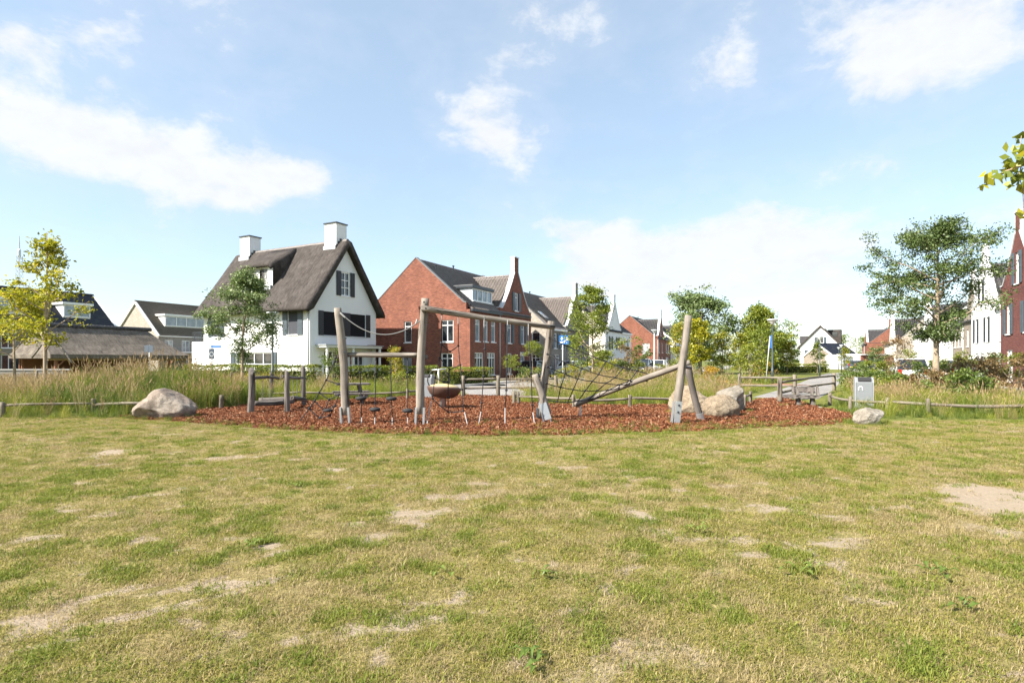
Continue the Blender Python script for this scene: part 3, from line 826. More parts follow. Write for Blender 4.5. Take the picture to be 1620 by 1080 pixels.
# meadow of tall grasses round the playground
def build_meadow():
    rng = random.Random(21)
    g = np.random.default_rng(22)
    tall = [(blades(rng, 40, .17, .35, .85, .009, .9, 4, 0, (.25, .10, .010)), M['blade_tall']) for _ in range(3)]
    tan = [(blades(rng, 34, .16, .55, 1.05, .006, .65, 4, 0, (.8, .15, .014)), M['blade_tan']) for _ in range(3)]
    reed = [(blades(rng, 34, .22, .4, .85, .013, 1.25, 4), M['blade_reed']) for _ in range(3)]
    low = [(blades(rng, 44, .15, .10, .32, .007, 1.1, 3), M['blade_reed']) for _ in range(2)] + [(blades(rng, 44, .15, .10, .30, .006, 1.1, 3), M['blade_tall']) for _ in range(2)]
    protos = tall + tan + reed + low
    pts = []
    def region(poly, dens, mixw, sc=(.8, 1.2), jitter=.25):
        xs = [p[0] for p in poly]; ys = [p[1] for p in poly]
        n = int((max(xs) - min(xs)) * (max(ys) - min(ys)) * dens)
        x = g.uniform(min(xs), max(xs), n); y = g.uniform(min(ys), max(ys), n)
        k = in_poly(x + (fbm(x, y, 2) - .5) * 2 * jitter, y + (fbm(x + 9, y, 2) - .5) * 2 * jitter, poly) & ~in_poly(x, y, MULCH)
        x, y = x[k], y[k]
        nz = fbm(x * .45 + 5, y * .45, 3)
        for xx, yy, q in zip(x, y, nz):
            ws = mixw(q, xx, yy); r = rng.random() * sum(ws); c = 0
            for gi, w in enumerate(ws):
                r -= w
                if r <= 0: c = gi; break
            base, cnt = ((0, 3), (3, 3), (6, 3), (9, 4))[c]
            pts.append((xx, yy, float(bank_h(xx, yy)), rng.uniform(*(sc(xx, yy) if callable(sc) else sc)), base + rng.randrange(cnt)))
    L0 = [(-21, 15.6), (-12.6, 15.5), (-9.5, 15.9), (-8.3, 16.8), (-8.2, 19.0), (-7.4, 21.2), (-4.5, 22.2), (-3.4, 23.5), (-3.4, 27), (-7, 29.5), (-30, 33), (-30, 20)]
    def mixl(q, x, y):
        if x < -13.6: return (.9, .75, .5, .2)                     # ripe tan grasses far left
        if x < -8.3 and y < 20.5: return (.7, .14 + .4 * (q > .53), 1.8, .05)
        return (1.5, .05 + .25 * (q > .58), .35, .5)
    region(L0, 15, mixl, lambda x, y: ((.5, .8) if x < -14.2 else (.75, 1.1) if x < -8.6 else (.45, .75)) if y < 21 else (.55, .85))
    # the low strip along the rail on the left
    region([(-17, 14.9), (-9.8, 14.6), (-8.9, 15.2), (-8.6, 16.6), (-12, 16), (-17, 15.8)], 26, lambda q, x, y: (.12, .02, .1, 1), (.4, .75), .1)
    region([(-8.6, 16.6), (-7.2, 16.7), (-5.6, 18.3), (-4.2, 21.5), (-5.5, 22), (-8, 20)], 22, lambda q, x, y: (.15, .02, .1, 1), (.5, 1.0), .1)
    # behind the low rail in the middle and right
    MID = [(.2, 19.9), (2.2, 18.9), (4.2, 18.0), (6.5, 18.4), (8.0, 19.6), (9.3, 25.5), (9.0, 29), (12, 37), (14, 47), (8, 47), (3.6, 34), (1.2, 26)]
    region(MID, 13, lambda q, x, y: (1.5, .2 + .6 * (q > .56), .4, .5), lambda x, y: (.45, .85) if y < 28 else (.7, 1.15))
    region([(.4, 19.2), (2.2, 17.4), (4.3, 16.9), (7, 17.6), (8.0, 19.2), (4, 18.6), (.5, 20.4)], 24, lambda q, x, y: (.2, .05, .1, 1), (.45, .85), .12)
    RIGHT = [(10.9, 18.5), (11.4, 17.2), (13, 16.3), (18, 15.6), (26, 15.4), (30, 24), (26, 28), (19, 27), (15.4, 26), (13, 21.5)]
    region(RIGHT, 14, lambda q, x, y: (1.4, .15 + .6 * (q > .54), .4, .5), (.45, .8))
    region([(8.7, 16.4), (10.2, 15.0), (12, 14.6), (18, 14.3), (24, 14.2), (24, 15.9), (17, 16.0), (12.5, 16.6), (10.8, 18.6), (9.6, 18.2)], 26, lambda q, x, y: (.12, .02, .06, 1), (.4, .75), .12)
    # rough low grass over the rest of the near ground
    ALL = [(-24, 14.6), (24, 14.2), (34, 30), (24, 42), (-24, 42), (-30, 25)]
    n0 = len(pts)
    region(ALL, 7.0, lambda q, x, y: (.12, .02, .03, 1), (.5, 1.0), .05)
    hard = [(-3, 24, 2, 45)]
    def on_hard(x, y):
        p = Vector((x, y, 0)) - F0; off = p.dot(RN); u = p.dot(RU)
        if 1.8 < off < 11.2 and u > -10: return True
        for ex, ey, er in ((10.72, 16.9, .75), (9.6, 18.2, .8), (8.9, 16.4, .5)):
            if (x - ex) ** 2 + (y - ey) ** 2 < er * er: return True
        for a, b, w in HARD:
            a, b = Vector(a), Vector(b); q = Vector((x, y)); t = max(0, min(1, (q - a).dot(b - a) / (b - a).length_squared))
            if (q - a - (b - a) * t).length < w: return True
        return False
    pts[:] = [p for p in pts if not on_hard(p[0], p[1])]
    # weeds in the chip bed's front margin
    n = 1500
    xs = g.uniform(-9, 9, n)
    for x in xs:
        y = float(front_y(x)) + abs(rng.gauss(0, .32)) - .05
        if rng.random() < (.75 if -.5 < x < 6 else .4): pts.append((x, y, .01, rng.uniform(.15, .5), 9 + rng.randrange(4)))
    for q in range(160):
        x, y = rng.gauss(3, 2.2), rng.gauss(13.2, .8)
        if y > front_y(x): pts.append((x, y, .01, rng.uniform(.2, .55), 9 + rng.randrange(4)))
    # grass grown up round the feet of boulders, bin and fence posts
    for px, py, rx_, ry_, k in ((260, 661, .8, .55, 60), (1374, 671, .42, .32, 46), (1092, 653, .62, .5, 24), (1158, 651, .5, .45, 16), (1366, 648, .35, .3, 26), (5, 660, .15, .12, 12), (148, 656, .15, .12, 12), (1468, 657, .15, .12, 12), (1272, 643, .6, .35, 30)):
        c = G(px, py)
        for q in range(k):
            a = rng.uniform(0, 6.283); f = rng.uniform(.9, 1.25)
            pts.append((c.x + math.cos(a) * rx_ * f, c.y + math.sin(a) * ry_ * f, .005, rng.uniform(.25, .6), 9 + rng.randrange(4)))
    A = np.array(pts)
    n = len(A)
    rot = np.stack([g.normal(0, .10, n), g.normal(.10, .10, n), g.uniform(0, 6.28, n)], 1)
    scatter('meadow_grass', A[:, :3], rot, A[:, 3], A[:, 4].astype(int), protos, 'tall ripening meadow grass behind the low rail fence', 'grass')
build_meadow()

# ------------------------------------------------------------------ houses
class Face:
    """A wall plane in a house's own frame: a point is O + a*ax + z*Z + depth*n (n outward)."""
    def __init__(self, O, ax, n): self.O, self.ax, self.n = Vector(O), Vector(ax), Vector(n)
    def p(self, a, z, d=0.0): return self.O + self.ax * a + self.n * d + Vector((0, 0, z))

def fbox(mb, f, a0, a1, z0, z1, d0, d1):
    return mb.hexa([f.p(a0, z0, d0), f.p(a1, z0, d0), f.p(a1, z0, d1), f.p(a0, z0, d1), f.p(a0, z1, d0), f.p(a1, z1, d0), f.p(a1, z1, d1), f.p(a0, z1, d1)])

def wall(house, f, outline, holes, mat, thick=.3, name='wall'):
    """A wall slab with real openings and reveals."""
    mb = MB()
    polys = [[Vector((a, z, 0)) for a, z in outline]] + [[Vector((a, z, 0)) for a, z in ((h[0], h[2]), (h[1], h[2]), (h[1], h[3]), (h[0], h[3]))] for h in holes]
    flat = [q for pl in polys for q in pl]
    for t in tessellate_polygon(polys): mb.quad(*[f.p(flat[i].x, flat[i].y) for i in t])
    k = len(outline)
    for i in range(k):
        a, b = outline[i], outline[(i + 1) % k]
        mb.quad(f.p(*a), f.p(*b), f.p(b[0], b[1], -thick), f.p(a[0], a[1], -thick))
    for t in tessellate_polygon([polys[0]]): mb.quad(*[f.p(polys[0][i].x, polys[0][i].y, -thick) for i in t])
    for h in holes:
        c = ((h[0], h[2]), (h[1], h[2]), (h[1], h[3]), (h[0], h[3]))
        for i in range(4):
            a, b = c[i], c[(i + 1) % 4]
            mb.quad(f.p(*a), f.p(*b), f.p(b[0], b[1], -.2), f.p(a[0], a[1], -.2))
    return mb.build(name, mat, house)

def window(house, f, h, cols=1, transom=0.0, rows=1, frame='white', glass='glass', shutter=None, sill=True, fw=.07, screen=None, sw=None, door=False, parent=None):
    """Frame, panes, sill and shutters for an opening h = (a0, a1, z0, z1)."""
    a0, a1, z0, z1 = h
    mb = MB(); B = .014
    fbox(mb, f, a0, a0 + fw, z0, z1, -.15, -.06); fbox(mb, f, a1 - fw, a1, z0, z1, -.15, -.06)
    fbox(mb, f, a0 + fw, a1 - fw, z0, z0 + fw, -.15, -.06); fbox(mb, f, a0 + fw, a1 - fw, z1 - fw, z1, -.15, -.06)
    xs = [a0 + fw + (a1 - a0 - 2 * fw) * i / cols for i in range(cols + 1)]
    for x in xs[1:-1]: fbox(mb, f, x - fw * .45, x + fw * .45, z0 + fw, z1 - fw, -.148, -.058)
    zs = [z0 + fw, z1 - fw]
    if transom: zs = [z0 + fw, z1 - fw - transom, z1 - fw]
    elif rows > 1: zs = [z0 + fw + (z1 - z0 - 2 * fw) * i / rows for i in range(rows + 1)]
    for z in zs[1:-1]: fbox(mb, f, a0 + fw, a1 - fw, z - fw * .4, z + fw * .4, -.146, -.062)
    w = mb.build('door' if door else 'window', M[frame], parent or house)
    gl = glass if hasattr(glass, '__call__') else (lambda i, j: glass)
    if screen:
        s = MB(); fbox(s, f, a0 + fw * .5, a1 - fw * .5, z0 + .02, z1 - .02, -.055, -.045); s.build('screen', M[screen], w)
    else:
        for i in range(cols):
            for j in range(len(zs) - 1):
                s = MB(); fbox(s, f, xs[i] + .002, xs[i + 1] - .002, zs[j] + .002, zs[j + 1] - .002, -.125, -.115)
                s.build('pane', M[gl(i, j)], w)
    if sill:
        s = MB(); fbox(s, f, a0 - .05, a1 + .05, z0 - .07, z0 - .002, -.10, .06); s.build('sill', M['white' if frame == 'white' else 'pale_trim'], w)
    if shutter:
        sw = sw or (a1 - a0) * .5
        for s0, s1 in ((a0 - sw - .02, a0 - .02), (a1 + .02, a1 + sw + .02)):
            s = MB(); fbox(s, f, s0, s1, z0 - .02, z1 + .02, .02, .06)
            for q in range(int((z1 - z0 - .2) / .09)):
                zz = z0 + .1 + q * .09
                if abs(zz - (z0 + z1) / 2) > .07: fbox(s, f, s0 + .05, s1 - .05, zz, zz + .05, .058, .07)
            s.build('shutter', M[shutter], w)
    return w

def tiles(house, c00, c10, c11, c01, mat, pitch=.30, course=.36, amp=.05, name='roof_tiles', parent=None):
    """Pantiled roof slope from eave corners c00-c10 to ridge corners c01-c11 (real waves and laps)."""
    c00, c10, c11, c01 = map(Vector, (c00, c10, c11, c01))
    lw = (c10 - c00).length; ls = ((c01 - c00).length + (c11 - c10).length) / 2
    nrm = (c10 - c00).cross(c01 - c00).normalized()
    if nrm.z < 0: nrm = -nrm
    nx = max(2, int(round(lw / pitch)) * 4); ny = max(1, int(round(ls / course)))
    V, F = [], []
    i = np.arange(nx + 1) / nx
    wav = np.sin(np.arange(nx + 1) * math.pi / 2 + .6) * amp
    A00, A10, A11, A01 = (np.array(c) for c in (c00, c10, c11, c01)); n_ = np.array(nrm)
    for j in range(ny):
        for s, lift in ((j / ny, .035), ((j + 1) / ny, .0)):
            a = A00 + (A01 - A00) * s; b = A10 + (A11 - A10) * s
            V.append(a[None] + (b - a)[None] * i[:, None] + n_[None] * (wav + lift + amp)[:, None])
    V = np.concatenate(V); rows_ = 2 * ny; idx = np.arange(rows_ * (nx + 1)).reshape(rows_, nx + 1)
    F = np.stack([idx[:-1, :-1], idx[:-1, 1:], idx[1:, 1:], idx[1:, :-1]], -1).reshape(-1, 4)
    me = np_mesh(name, V, F)
    o = link(name, me, mat, parent or house); tag(o, kind='stuff')
    # solid deck below the tiles
    mb = MB(); dn = nrm * -.12
    mb.hexa([c00 + dn, c10 + dn, c11 + dn, c01 + dn, c00, c10, c11, c01]); mb.build('roof_deck', mat, parent or house)
    return o

def ridge_caps(house, a, b, mat, r=.12, step=.4):
    a, b = Vector(a), Vector(b); d = (b - a); n = max(1, int(d.length / step)); mb = MB()
    for i in range(n):
        p, q = a + d * (i / n), a + d * ((i + .98) / n)
        mb.tube([p, q], [r, r * .88], 8)
    o = mb.build('ridge_tiles', mat, house); tag(o, kind='stuff'); return o

def pipe(house, f, a, z0, z1, mat='pole_light', d=.06):
    mb = MB(); mb.tube([f.p(a, z0, d), f.p(a, z1, d)], .045, 8); mb.build('downpipe', M[mat], house, True)

def placed(name, loc, xdir, label, cat, group=None):
    return empty(name, loc, math.atan2(xdir[1], xdir[0]), label, cat, group)

def row_house(name, loc, xdir, label, L=10.8, D=9.76, eave=5.3, par=5.8, ridge=9.36, gab=(4.75, 10.8), chim=7.78, chim_top=10.3, brick='brick_red', side='brick_red', gmat=None, tile='tile_brown',
              near=0, dormer=None, front=(), sidewin=(), shutter='shutter_grey', roofwin=None, back=True, sill=True, group=None, gridge=8.75):
    """House of the street: main roof along x, tall chimney gable in the front facade. Front is y = 0, faces -y."""
    H = placed(name, loc, xdir, label, 'house', group)
    fr = Face((0, 0, 0), (1, 0, 0), (0, -1, 0))
    g0, g1 = gab
    cl, cr = chim - .36, chim + .36
    lo = [(0, eave)] if g0 > .05 else []
    curve = lambda a, b: [(a[0] + (b[0] - a[0]) * t, a[1] + (b[1] - a[1]) * t - .22 * math.sin(math.pi * t)) for t in (.25, .5, .75)]
    left = [(g0, par), (g0 + .4, par)]; right = [(g1 - .4, par), (g1, par)]
    top = gridge + .25
    up = left + curve(left[1], (cl, top)) + [(cl, top), (cl, chim_top)]
    dn = [(cr, chim_top), (cr, top)] + curve((cr, top), right[0]) + right
    outline = [(0, 0), (L, 0)]
    if g1 < L - .05: outline += [(L, eave), (g1, eave)]
    outline += list(reversed(dn)) + list(reversed(up))
    if g0 > .05: outline += [(g0, eave), (0, eave)]
    holes = [w['h'] for w in front]
    wall(H, fr, outline, holes, M[brick], .32)
    for w in front:
        k = {q: v for q, v in w.items() if q != 'h'}; window(H, fr, w['h'], **k)
    # coping along the gable and its chimney
    mb = MB()
    for pts in (up, dn):
        for a, b in zip(pts, pts[1:]):
            if abs(a[0] - b[0]) < .01 and pts is up: 
                mb.bar(fr.p(a[0] - .025, a[1], -.16), fr.p(b[0] - .025, b[1] + .03, -.16), .34, .05, (1, 0, 0)); continue
            if abs(a[0] - b[0]) < .01:
                mb.bar(fr.p(a[0] + .025, a[1], -.16), fr.p(b[0] + .025, b[1], -.16), .34, .05, (1, 0, 0)); continue
            mb.bar(fr.p(a[0], a[1] + .03, -.16), fr.p(b[0], b[1] + .03, -.16), .42, .07)
    mb.bar(fr.p(cl - .08, chim_top + .04, -.16), fr.p(cr + .08, chim_top + .04, -.16), .46, .08)
    mb.build('coping', M['pale_trim'], H)
    # end walls
    for x, nx, wins in ((0, -1, sidewin if near == 0 else ()), (L, 1, sidewin if near == 1 else ())):
        f = Face((x, 0, 0), (0, 1, 0), (nx, 0, 0))
        o2 = [(.33, 0), (D, 0), (D, par), (D - .5, par), (D / 2, ridge + .12), (.5, par), (.33, par)]
        if eave < 5: o2 = [(.33, 0), (D, 0), (D, eave), (D / 2, ridge + .08), (.33, eave + .2)]
        wall(H, f, o2, [w['h'] for w in wins], M[side], .3, 'gable_wall')
        for w in wins:
            k = {q: v for q, v in w.items() if q != 'h'}; window(H, f, w['h'], **k)
        mb = MB()
        ed = [q for q in o2[2:]]
        for a, b in zip(ed, ed[1:]): mb.bar(f.p(a[0], a[1] + .025, -.14), f.p(b[0], b[1] + .025, -.14), .34, .05)
        mb.build('verge_trim', M['lead'], H)
    f = Face((0, D, 0), (1, 0, 0), (0, 1, 0))
    wall(H, f, [(.31, 0), (L - .31, 0), (L - .31, eave), (.31, eave)], [], M[side], .3, 'rear_wall')
    # roofs
    t = M[tile]
    tiles(H, (.3, .05 if g0 < .1 else -.18, eave), (L - .3, .05 if g0 < .1 else -.18, eave), (L - .3, D / 2, ridge - .1), (.3, D / 2, ridge - .1), t, name='roof_tiles')
    tiles(H, (.3, D + .15, eave), (L - .3, D + .15, eave), (L - .3, D / 2, ridge - .1), (.3, D / 2, ridge - .1), t, name='roof_tiles')
    ridge_caps(H, (.3, D / 2, ridge - .03), (L - .3, D / 2, ridge - .03), t)
    yb = D / 2 + .4
    tiles(H, (g0 - .1, .33, par - .25), (g0 - .1, yb, par - .25), (chim, yb, gridge), (chim, .33, gridge), t, name='gable_roof_tiles')
    tiles(H, (g1 + .1, .33, par - .25), (g1 + .1, yb, par - .25), (chim, yb, gridge), (chim, .33, gridge), t, name='gable_roof_tiles')
    ridge_caps(H, (chim, .34, gridge + .05), (chim, D / 2 - .3, gridge + .05), t)
    # gutter and pipes
    segs = [(0.02, g0)] if g0 > .1 else []
    if g1 < L - .1: segs.append((g1, L - .02))
    for a, b in segs:
        mb = MB(); fbox(mb, fr, a + .01, b - .01, eave - .14, eave + .04, .03, .22); mb.build('gutter', M['white' if brick.startswith('white') or brick.startswith('brick_grey') else 'dark_paint'], H)
    pipe(H, fr, g0 - .12 if g0 > .1 else g1 + .12, .1, eave - .1)
    sl = (ridge - .1 - eave) / (D / 2 + .18)
    rz = lambda y: eave + sl * (y + .18)
    if dormer:
        x0, x1, y0, zt, n = dormer
        zb = rz(y0)
        dz = empty_part('dormer', H)
        yt = min(D / 2 - .2, (zt - eave) / sl)
        mb = MB(); mb.hexa([(x0, y0, zb - .3), (x1, y0, zb - .3), (x1, yt, zb - .3), (x0, yt, zb - .3), (x0, y0, zt), (x1, y0, zt), (x1, yt, zt), (x0, yt, zt)])
        d = mb.build('dormer', M['grey_zinc'], H)
        mb = MB(); mb.box(x0 - .15, y0 - .25, zt + .002, x1 + .15, yt + .2, zt + .24); mb.build('dormer_roof', M['dark_paint'], d, bevel=.02)
        df = Face((0, y0 - .16, 0), (1, 0, 0), (0, -1, 0))
        window(H, df, (x0 + .02, x1 - .02, zb + .08, zt - .01), cols=n, glass='glass_blue', sill=True, fw=.09)
    if roofwin:
        x, y = roofwin
        mb = MB(); n = Vector((0, -sl, 1)).normalized(); a = Vector((x, y, rz(y))) + n * .06; b = Vector((x, y + .85, rz(y + .85))) + n * .06
        mb.bar(a, b, .8, .12, n); w = mb.build('roof_window', M['grey_zinc'], H)
        mb = MB(); mb.bar(a + (b - a) * .1 + n * .045, b - (b - a) * .1 + n * .045, .62, .05, n); mb.build('pane', M['glass_blue'], w)
    for x, y in ((1.4, D / 2 - .9), (5.0, D / 2 - .25)):
        z = rz(min(y, D / 2 - .1)); mb = MB(); mb.tube([(x, y, z), (x, y, z + .42), (x, y, z + .425), (x, y, z + .52)], [.055, .055, .10, .10], 8)
        mb.build('vent_pipe', M['dark_paint'], H)
    return H

def empty_part(name, H): return None

W = lambda h, **k: dict(h=h, **k)
gmix = lambda i, j: 'glass_curtain' if (i + j) % 2 else 'glass_blue'
# --- red brick house in the middle
up_w = dict(cols=1, transom=.32, glass=lambda i, j: 'glass_blue' if j == 0 else 'glass_curtain')
gr_w = dict(cols=3, transom=.34, glass=lambda i, j: 'glass_curtain' if j == 1 else 'glass', sill=True)
sh = dict(shutter='shutter_grey', sw=.42)
RED = row_house('brick_house', F0, RU, 'red brick house with zinc dormer and chimney gable behind the tall play frame',
    front=[W((.75, 1.5, 2.95, 4.62), **up_w), W((2.0, 2.75, 2.95, 4.62), **up_w), W((3.25, 4.0, 2.95, 4.62), **up_w),
           W((.7, 2.0, .35, 2.1), **gr_w), W((2.6, 3.95, .35, 2.1), **gr_w),
           W((6.1, 6.85, 2.95, 4.62), **up_w, **sh), W((8.7, 9.45, 2.95, 4.62), **up_w, **sh), W((7.4, 8.15, 5.75, 7.3), **up_w, **sh),
           W((5.9, 6.9, .35, 2.1), cols=2, transom=.34), W((8.5, 9.5, .08, 2.25), cols=1, door=True, glass='glass_curtain', sill=False)],
    sidewin=[W((1.45, 2.55, 2.9, 4.55), cols=2, transom=.33, glass=lambda i, j: 'glass'), W((1.5, 2.55, .3, 2.05), cols=2, transom=.33), W((5.3, 6.0, 2.9, 4.55), cols=1, transom=.33), W((5.3, 6.2, .1, 2.15), cols=1, door=True, glass='glass_curtain', sill=False)],
    dormer=(1.35, 4.55, .72, 7.05, 4))
mb = MB(); mb.box(-3.6, 5.0 + 1.0, 2.35, -.02, 10.6, 2.62); mb.build('carport_roof', M['brick_dark'], RED)
for x, y in ((-3.4, 6.2), (-3.4, 8.4), (-3.4, 10.4)):
    mb = MB(); mb.box(x, y, 0, x + .14, y + .14, 2.349); mb.build('carport_post', M['white'], RED)
mb = MB(); mb.box(-3.5, 10.2, 0, -.33, 10.38, 2.349); mb.build('carport_wall', M['brick_dark'], RED)

# --- beige and grey brick house after it
up2 = dict(cols=1, transom=.3, glass='glass_blue')
row_house('brick_house', row(15.55, 0), RU, 'pale beige brick house with brown roof and grey chimney gable behind the blue sign', L=11.4, eave=4.6, par=5.1, ridge=8.85, gab=(3.9, 10.5), chim=7.2, chim_top=9.9, brick='brick_grey', side='brick_beige',
    front=[W((.7, 1.5, 2.7, 4.2), **up2, **sh), W((2.5, 3.3, 2.7, 4.2), **up2, **sh), W((5.2, 6.0, 2.7, 4.2), **up2, **sh), W((8.3, 9.1, 2.7, 4.2), **up2, **sh), W((.8, 2.2, .3, 2.1), cols=3, transom=.3), W((5.0, 6.4, .3, 2.1), cols=3, transom=.3), W((8.4, 9.4, .08, 2.2), door=True, sill=False)],
    sidewin=[W((1.2, 2.1, 2.6, 4.3), cols=1, transom=.9, frame='white', glass=lambda i, j: 'glass_curtain' if j == 0 else 'glass'), W((1.2, 2.2, .2, 2.1), cols=2, transom=.3)], roofwin=(1.6, 1.2), gridge=8.4)
# --- white gable house beyond the young tree
row_house('white_house', row(33.2, 0), RU, 'white rendered house with slate shutters partly hidden by the round-crowned young tree', L=12.5, gab=(.9, 7.3), chim=4.1, chim_top=10.1, brick='white_wall', side='cream_wall', tile='tile_dark',
    front=[W((2.0, 2.8, 2.95, 4.6), **up2, shutter='shutter_dark', sw=.42), W((5.2, 6.0, 2.95, 4.6), **up2, shutter='shutter_dark', sw=.42), W((2, 3.2, .3, 2.1), cols=2), W((8.6, 9.6, 2.95, 4.6), **up2), W((10.4, 11.4, 2.95, 4.6), **up2), W((8.6, 11, .3, 2.1), cols=3)])
# --- small red brick house far along the row
row_house('brick_house', row(63.3, 0), RU, 'distant red brick house with dark gable above the parked cars', L=11.5, gab=(.2, 5.7), chim=2.9, chim_top=10.4, tile='tile_dark',
    front=[W((.9, 1.7, 2.9, 4.6), **up2), W((3.6, 4.4, 2.9, 4.6), **up2), W((1, 2, .3, 2.1), cols=2), W((3.6, 4.6, .3, 2.1), cols=2), W((2.4, 3.2, 5.9, 7.3), **up2), W((7, 8.2, 2.9, 4.6), cols=2), W((9, 10.2, 2.9, 4.6), cols=2), W((7, 10, .3, 2.1), cols=3)],
    sidewin=[W((1.4, 2.6, 2.6, 4.5), cols=2, transom=.4, glass='glass_curtain'), W((1.4, 2.6, .3, 1.9), cols=2, transom=.3, glass='glass_curtain'), W((5.9, 6.9, 2.6, 4.5), cols=1, transom=.4, glass='glass_curtain')], dormer=None)
row_house('white_house', row(79, 0), RU, 'pale house seen between the distant brick house and the big green tree', L=11.5, gab=(5.2, 10.9), chim=8.0, chim_top=10.2, brick='white_wall', side='white_wall', tile='tile_dark', front=[W((1, 2, 2.9, 4.6)), W((3, 4, 2.9, 4.6)), W((6.4, 7.2, 2.9, 4.6)), W((8.8, 9.6, 2.9, 4.6))])

# --- white thatched house
def thatched_house():
    xd = Vector((.882, -.471, 0)).normalized()
    O = Vector((-13.15, 37, 0)) - xd * 11.0
    H = placed('thatched_house', O, xd, 'white house with brown thatched roof and two white chimneys', 'house')
    L, D, E, RZ = 11.0, 6.3, 5.0, 9.45
    fr = Face((0, 0, 0), (1, 0, 0), (0, -1, 0)); gb = Face((L, 0, 0), (0, 1, 0), (1, 0, 0)); gl = Face((0, 0, 0), (0, 1, 0), (-1, 0, 0)); bk = Face((0, D, 0), (1, 0, 0), (0, 1, 0))
    X = lambda t: L - t
    fw_ = [W((X(2.05), X(1.1), 3.22, 4.84), shutter='shutter_grey', sw=.45, screen='screen_grey'), W((X(9.95), X(9.1), 3.22, 4.84), shutter='shutter_grey', sw=.45, screen='screen_grey'),
           W((X(7.4), X(3.55), .45, 2.05), cols=4, rows=2, shutter='shutter_grey', sw=.45)]
    wall(H, fr, [(0, 0), (L, 0), (L, E + .1), (0, E + .1)], [w['h'] for w in fw_], M['white_wall'], .3)
    for w in fw_: window(H, fr, w['h'], **{q: v for q, v in w.items() if q != 'h'})
    gw = [W((2.75, 3.6, 6.0, 7.66), cols=2, rows=3, shutter='shutter_dark', sw=.42), W((1.15, 2.75, 3.2, 4.8), shutter='shutter_dark', sw=.42, screen='screen_black', frame='shutter_dark'), W((3.62, 5.2, 3.2, 4.8), shutter='shutter_dark', sw=.42, screen='screen_black', frame='shutter_dark'),
          W((3.6, 5.0, .3, 2.0), cols=3, rows=2, frame='white'), W((1.2, 2.9, .1, 2.15), cols=2, rows=2, door=True, sill=False)]
    gout = [(.31, 0), (D - .31, 0), (D - .31, E + .2), (D / 2, RZ), (.31, E + .2)]
    gout = [(.302, 0), (D, 0), (D, E), (D / 2, RZ), (.302, E + .35)]
    wall(H, gb, gout, [w['h'] for w in gw], M['white_wall'], .3, 'gable_wall')
    for w in gw: window(H, gb, w['h'], **{q: v for q, v in w.items() if q != 'h'})
    wall(H, gl, gout, [], M['white_wall'], .3, 'gable_wall')
    wall(H, bk, [(.31, 0), (L - .31, 0), (L - .31, E), (.31, E)], [], M['white_wall'], .3, 'rear_wall')
    # thatch: thick rounded section swept along the ridge, with soft uneven surface
    sec = [(-.55, E - .32), (-.62, E - .12), (-.5, E + .12)]
    n = 9
    for i in range(1, n): t = i / n; sec.append((-.5 + (D / 2 + .5 - .22) * t, E + .12 + (RZ + .33 - E - .12) * t - .05 * math.sin(math.pi * t)))
    sec += [(D / 2 - .22, RZ + .34), (D / 2, RZ + .42), (D / 2 + .22, RZ + .34)]
    for i in range(n - 1, 0, -1): t = i / n; sec.append((D - (-.5 + (D / 2 + .5 - .22) * t), E + .12 + (RZ + .33 - E - .12) * t - .05 * math.sin(math.pi * t)))
    sec += [(D + .5, E + .12), (D + .62, E - .12), (D + .55, E - .32)]
    inner = [(D + .1, E + .12 - .2), (D / 2, RZ + .05), (-.1, E + .12 - .2)]
    xs = np.linspace(-.42, L + .42, 60)
    V, F = [], []
    ring = sec + inner; k = len(ring)
    for x in xs:
        e = min(x + .42, L + .42 - x); pinch = .05 * max(0, 1 - e / .15) ** 2
        for (y, z) in ring:
            nn = noise.noise(Vector((x * .9, y * .9, z * .9))) * .03 + noise.noise(Vector((x * 4, y * 4, z * 4))) * .014
            V.append((x, D / 2 + (y - D / 2) * (1 - pinch * .3), z - pinch + nn * (1 if (y, z) in sec else 0)))
    for i in range(len(xs) - 1):
        for j in range(k):
            a = i * k + j; b = i * k + (j + 1) % k; F.append((a, b, b + k, a + k))
    for e in (0, len(xs) - 1):
        pl = [Vector(V[e * k + j]) for j in range(k)]
        for t in tessellate_polygon([[Vector((p.y, p.z, 0)) for p in pl]]): F.append(tuple(e * k + i for i in t))
    mb = MB(); mb.v, mb.f = V, F
    roof = mb.build('thatched_roof', M['thatch'], H, smooth=True)
    # ridge of mortared tiles
    mb = MB()
    x = .05
    while x < L - .05:
        if not (9.55 < x < 10.55 or .45 < x < 1.6): mb.tube([(x, D / 2, RZ + .36), (x + .31, D / 2, RZ + .36)], [.17, .155], 10)
        x += .33
    o = mb.build('ridge_tiles', M['tile_brown'], roof); tag(o, kind='stuff')
    # dormer under its own thatch brow
    x0, x1 = X(7.3), X(4.35)
    slope = lambda y: E + .12 + (RZ + .33 - E - .12) * (y + .5) / (D / 2 + .28)
    prof = [(D / 2 - .2, RZ + .30), (1.9, RZ - .25), (.55, 8.42), (.35, 8.20), (.42, 8.02), (.72, 8.05), (.72, slope(.72) - .3), (2.9, slope(2.9) - .35)]
    V, F, k = [], [], len(prof)
    dx = np.linspace(x0 - .1, x1 + .1, 14)
    for x in dx:
        q = min(x - dx[0], dx[-1] - x); rd = max(0, 1 - q / .35) ** 2
        for j, (y, z) in enumerate(prof):
            V.append((x, y, z - (rd * .22 if j < 5 else 0) + noise.noise(Vector((x * 2, y * 2, z))) * .03))
    for i in range(len(dx) - 1):
        for j in range(k):
            a = i * k + j; b = i * k + (j + 1) % k; F.append((a, b, b + k, a + k))
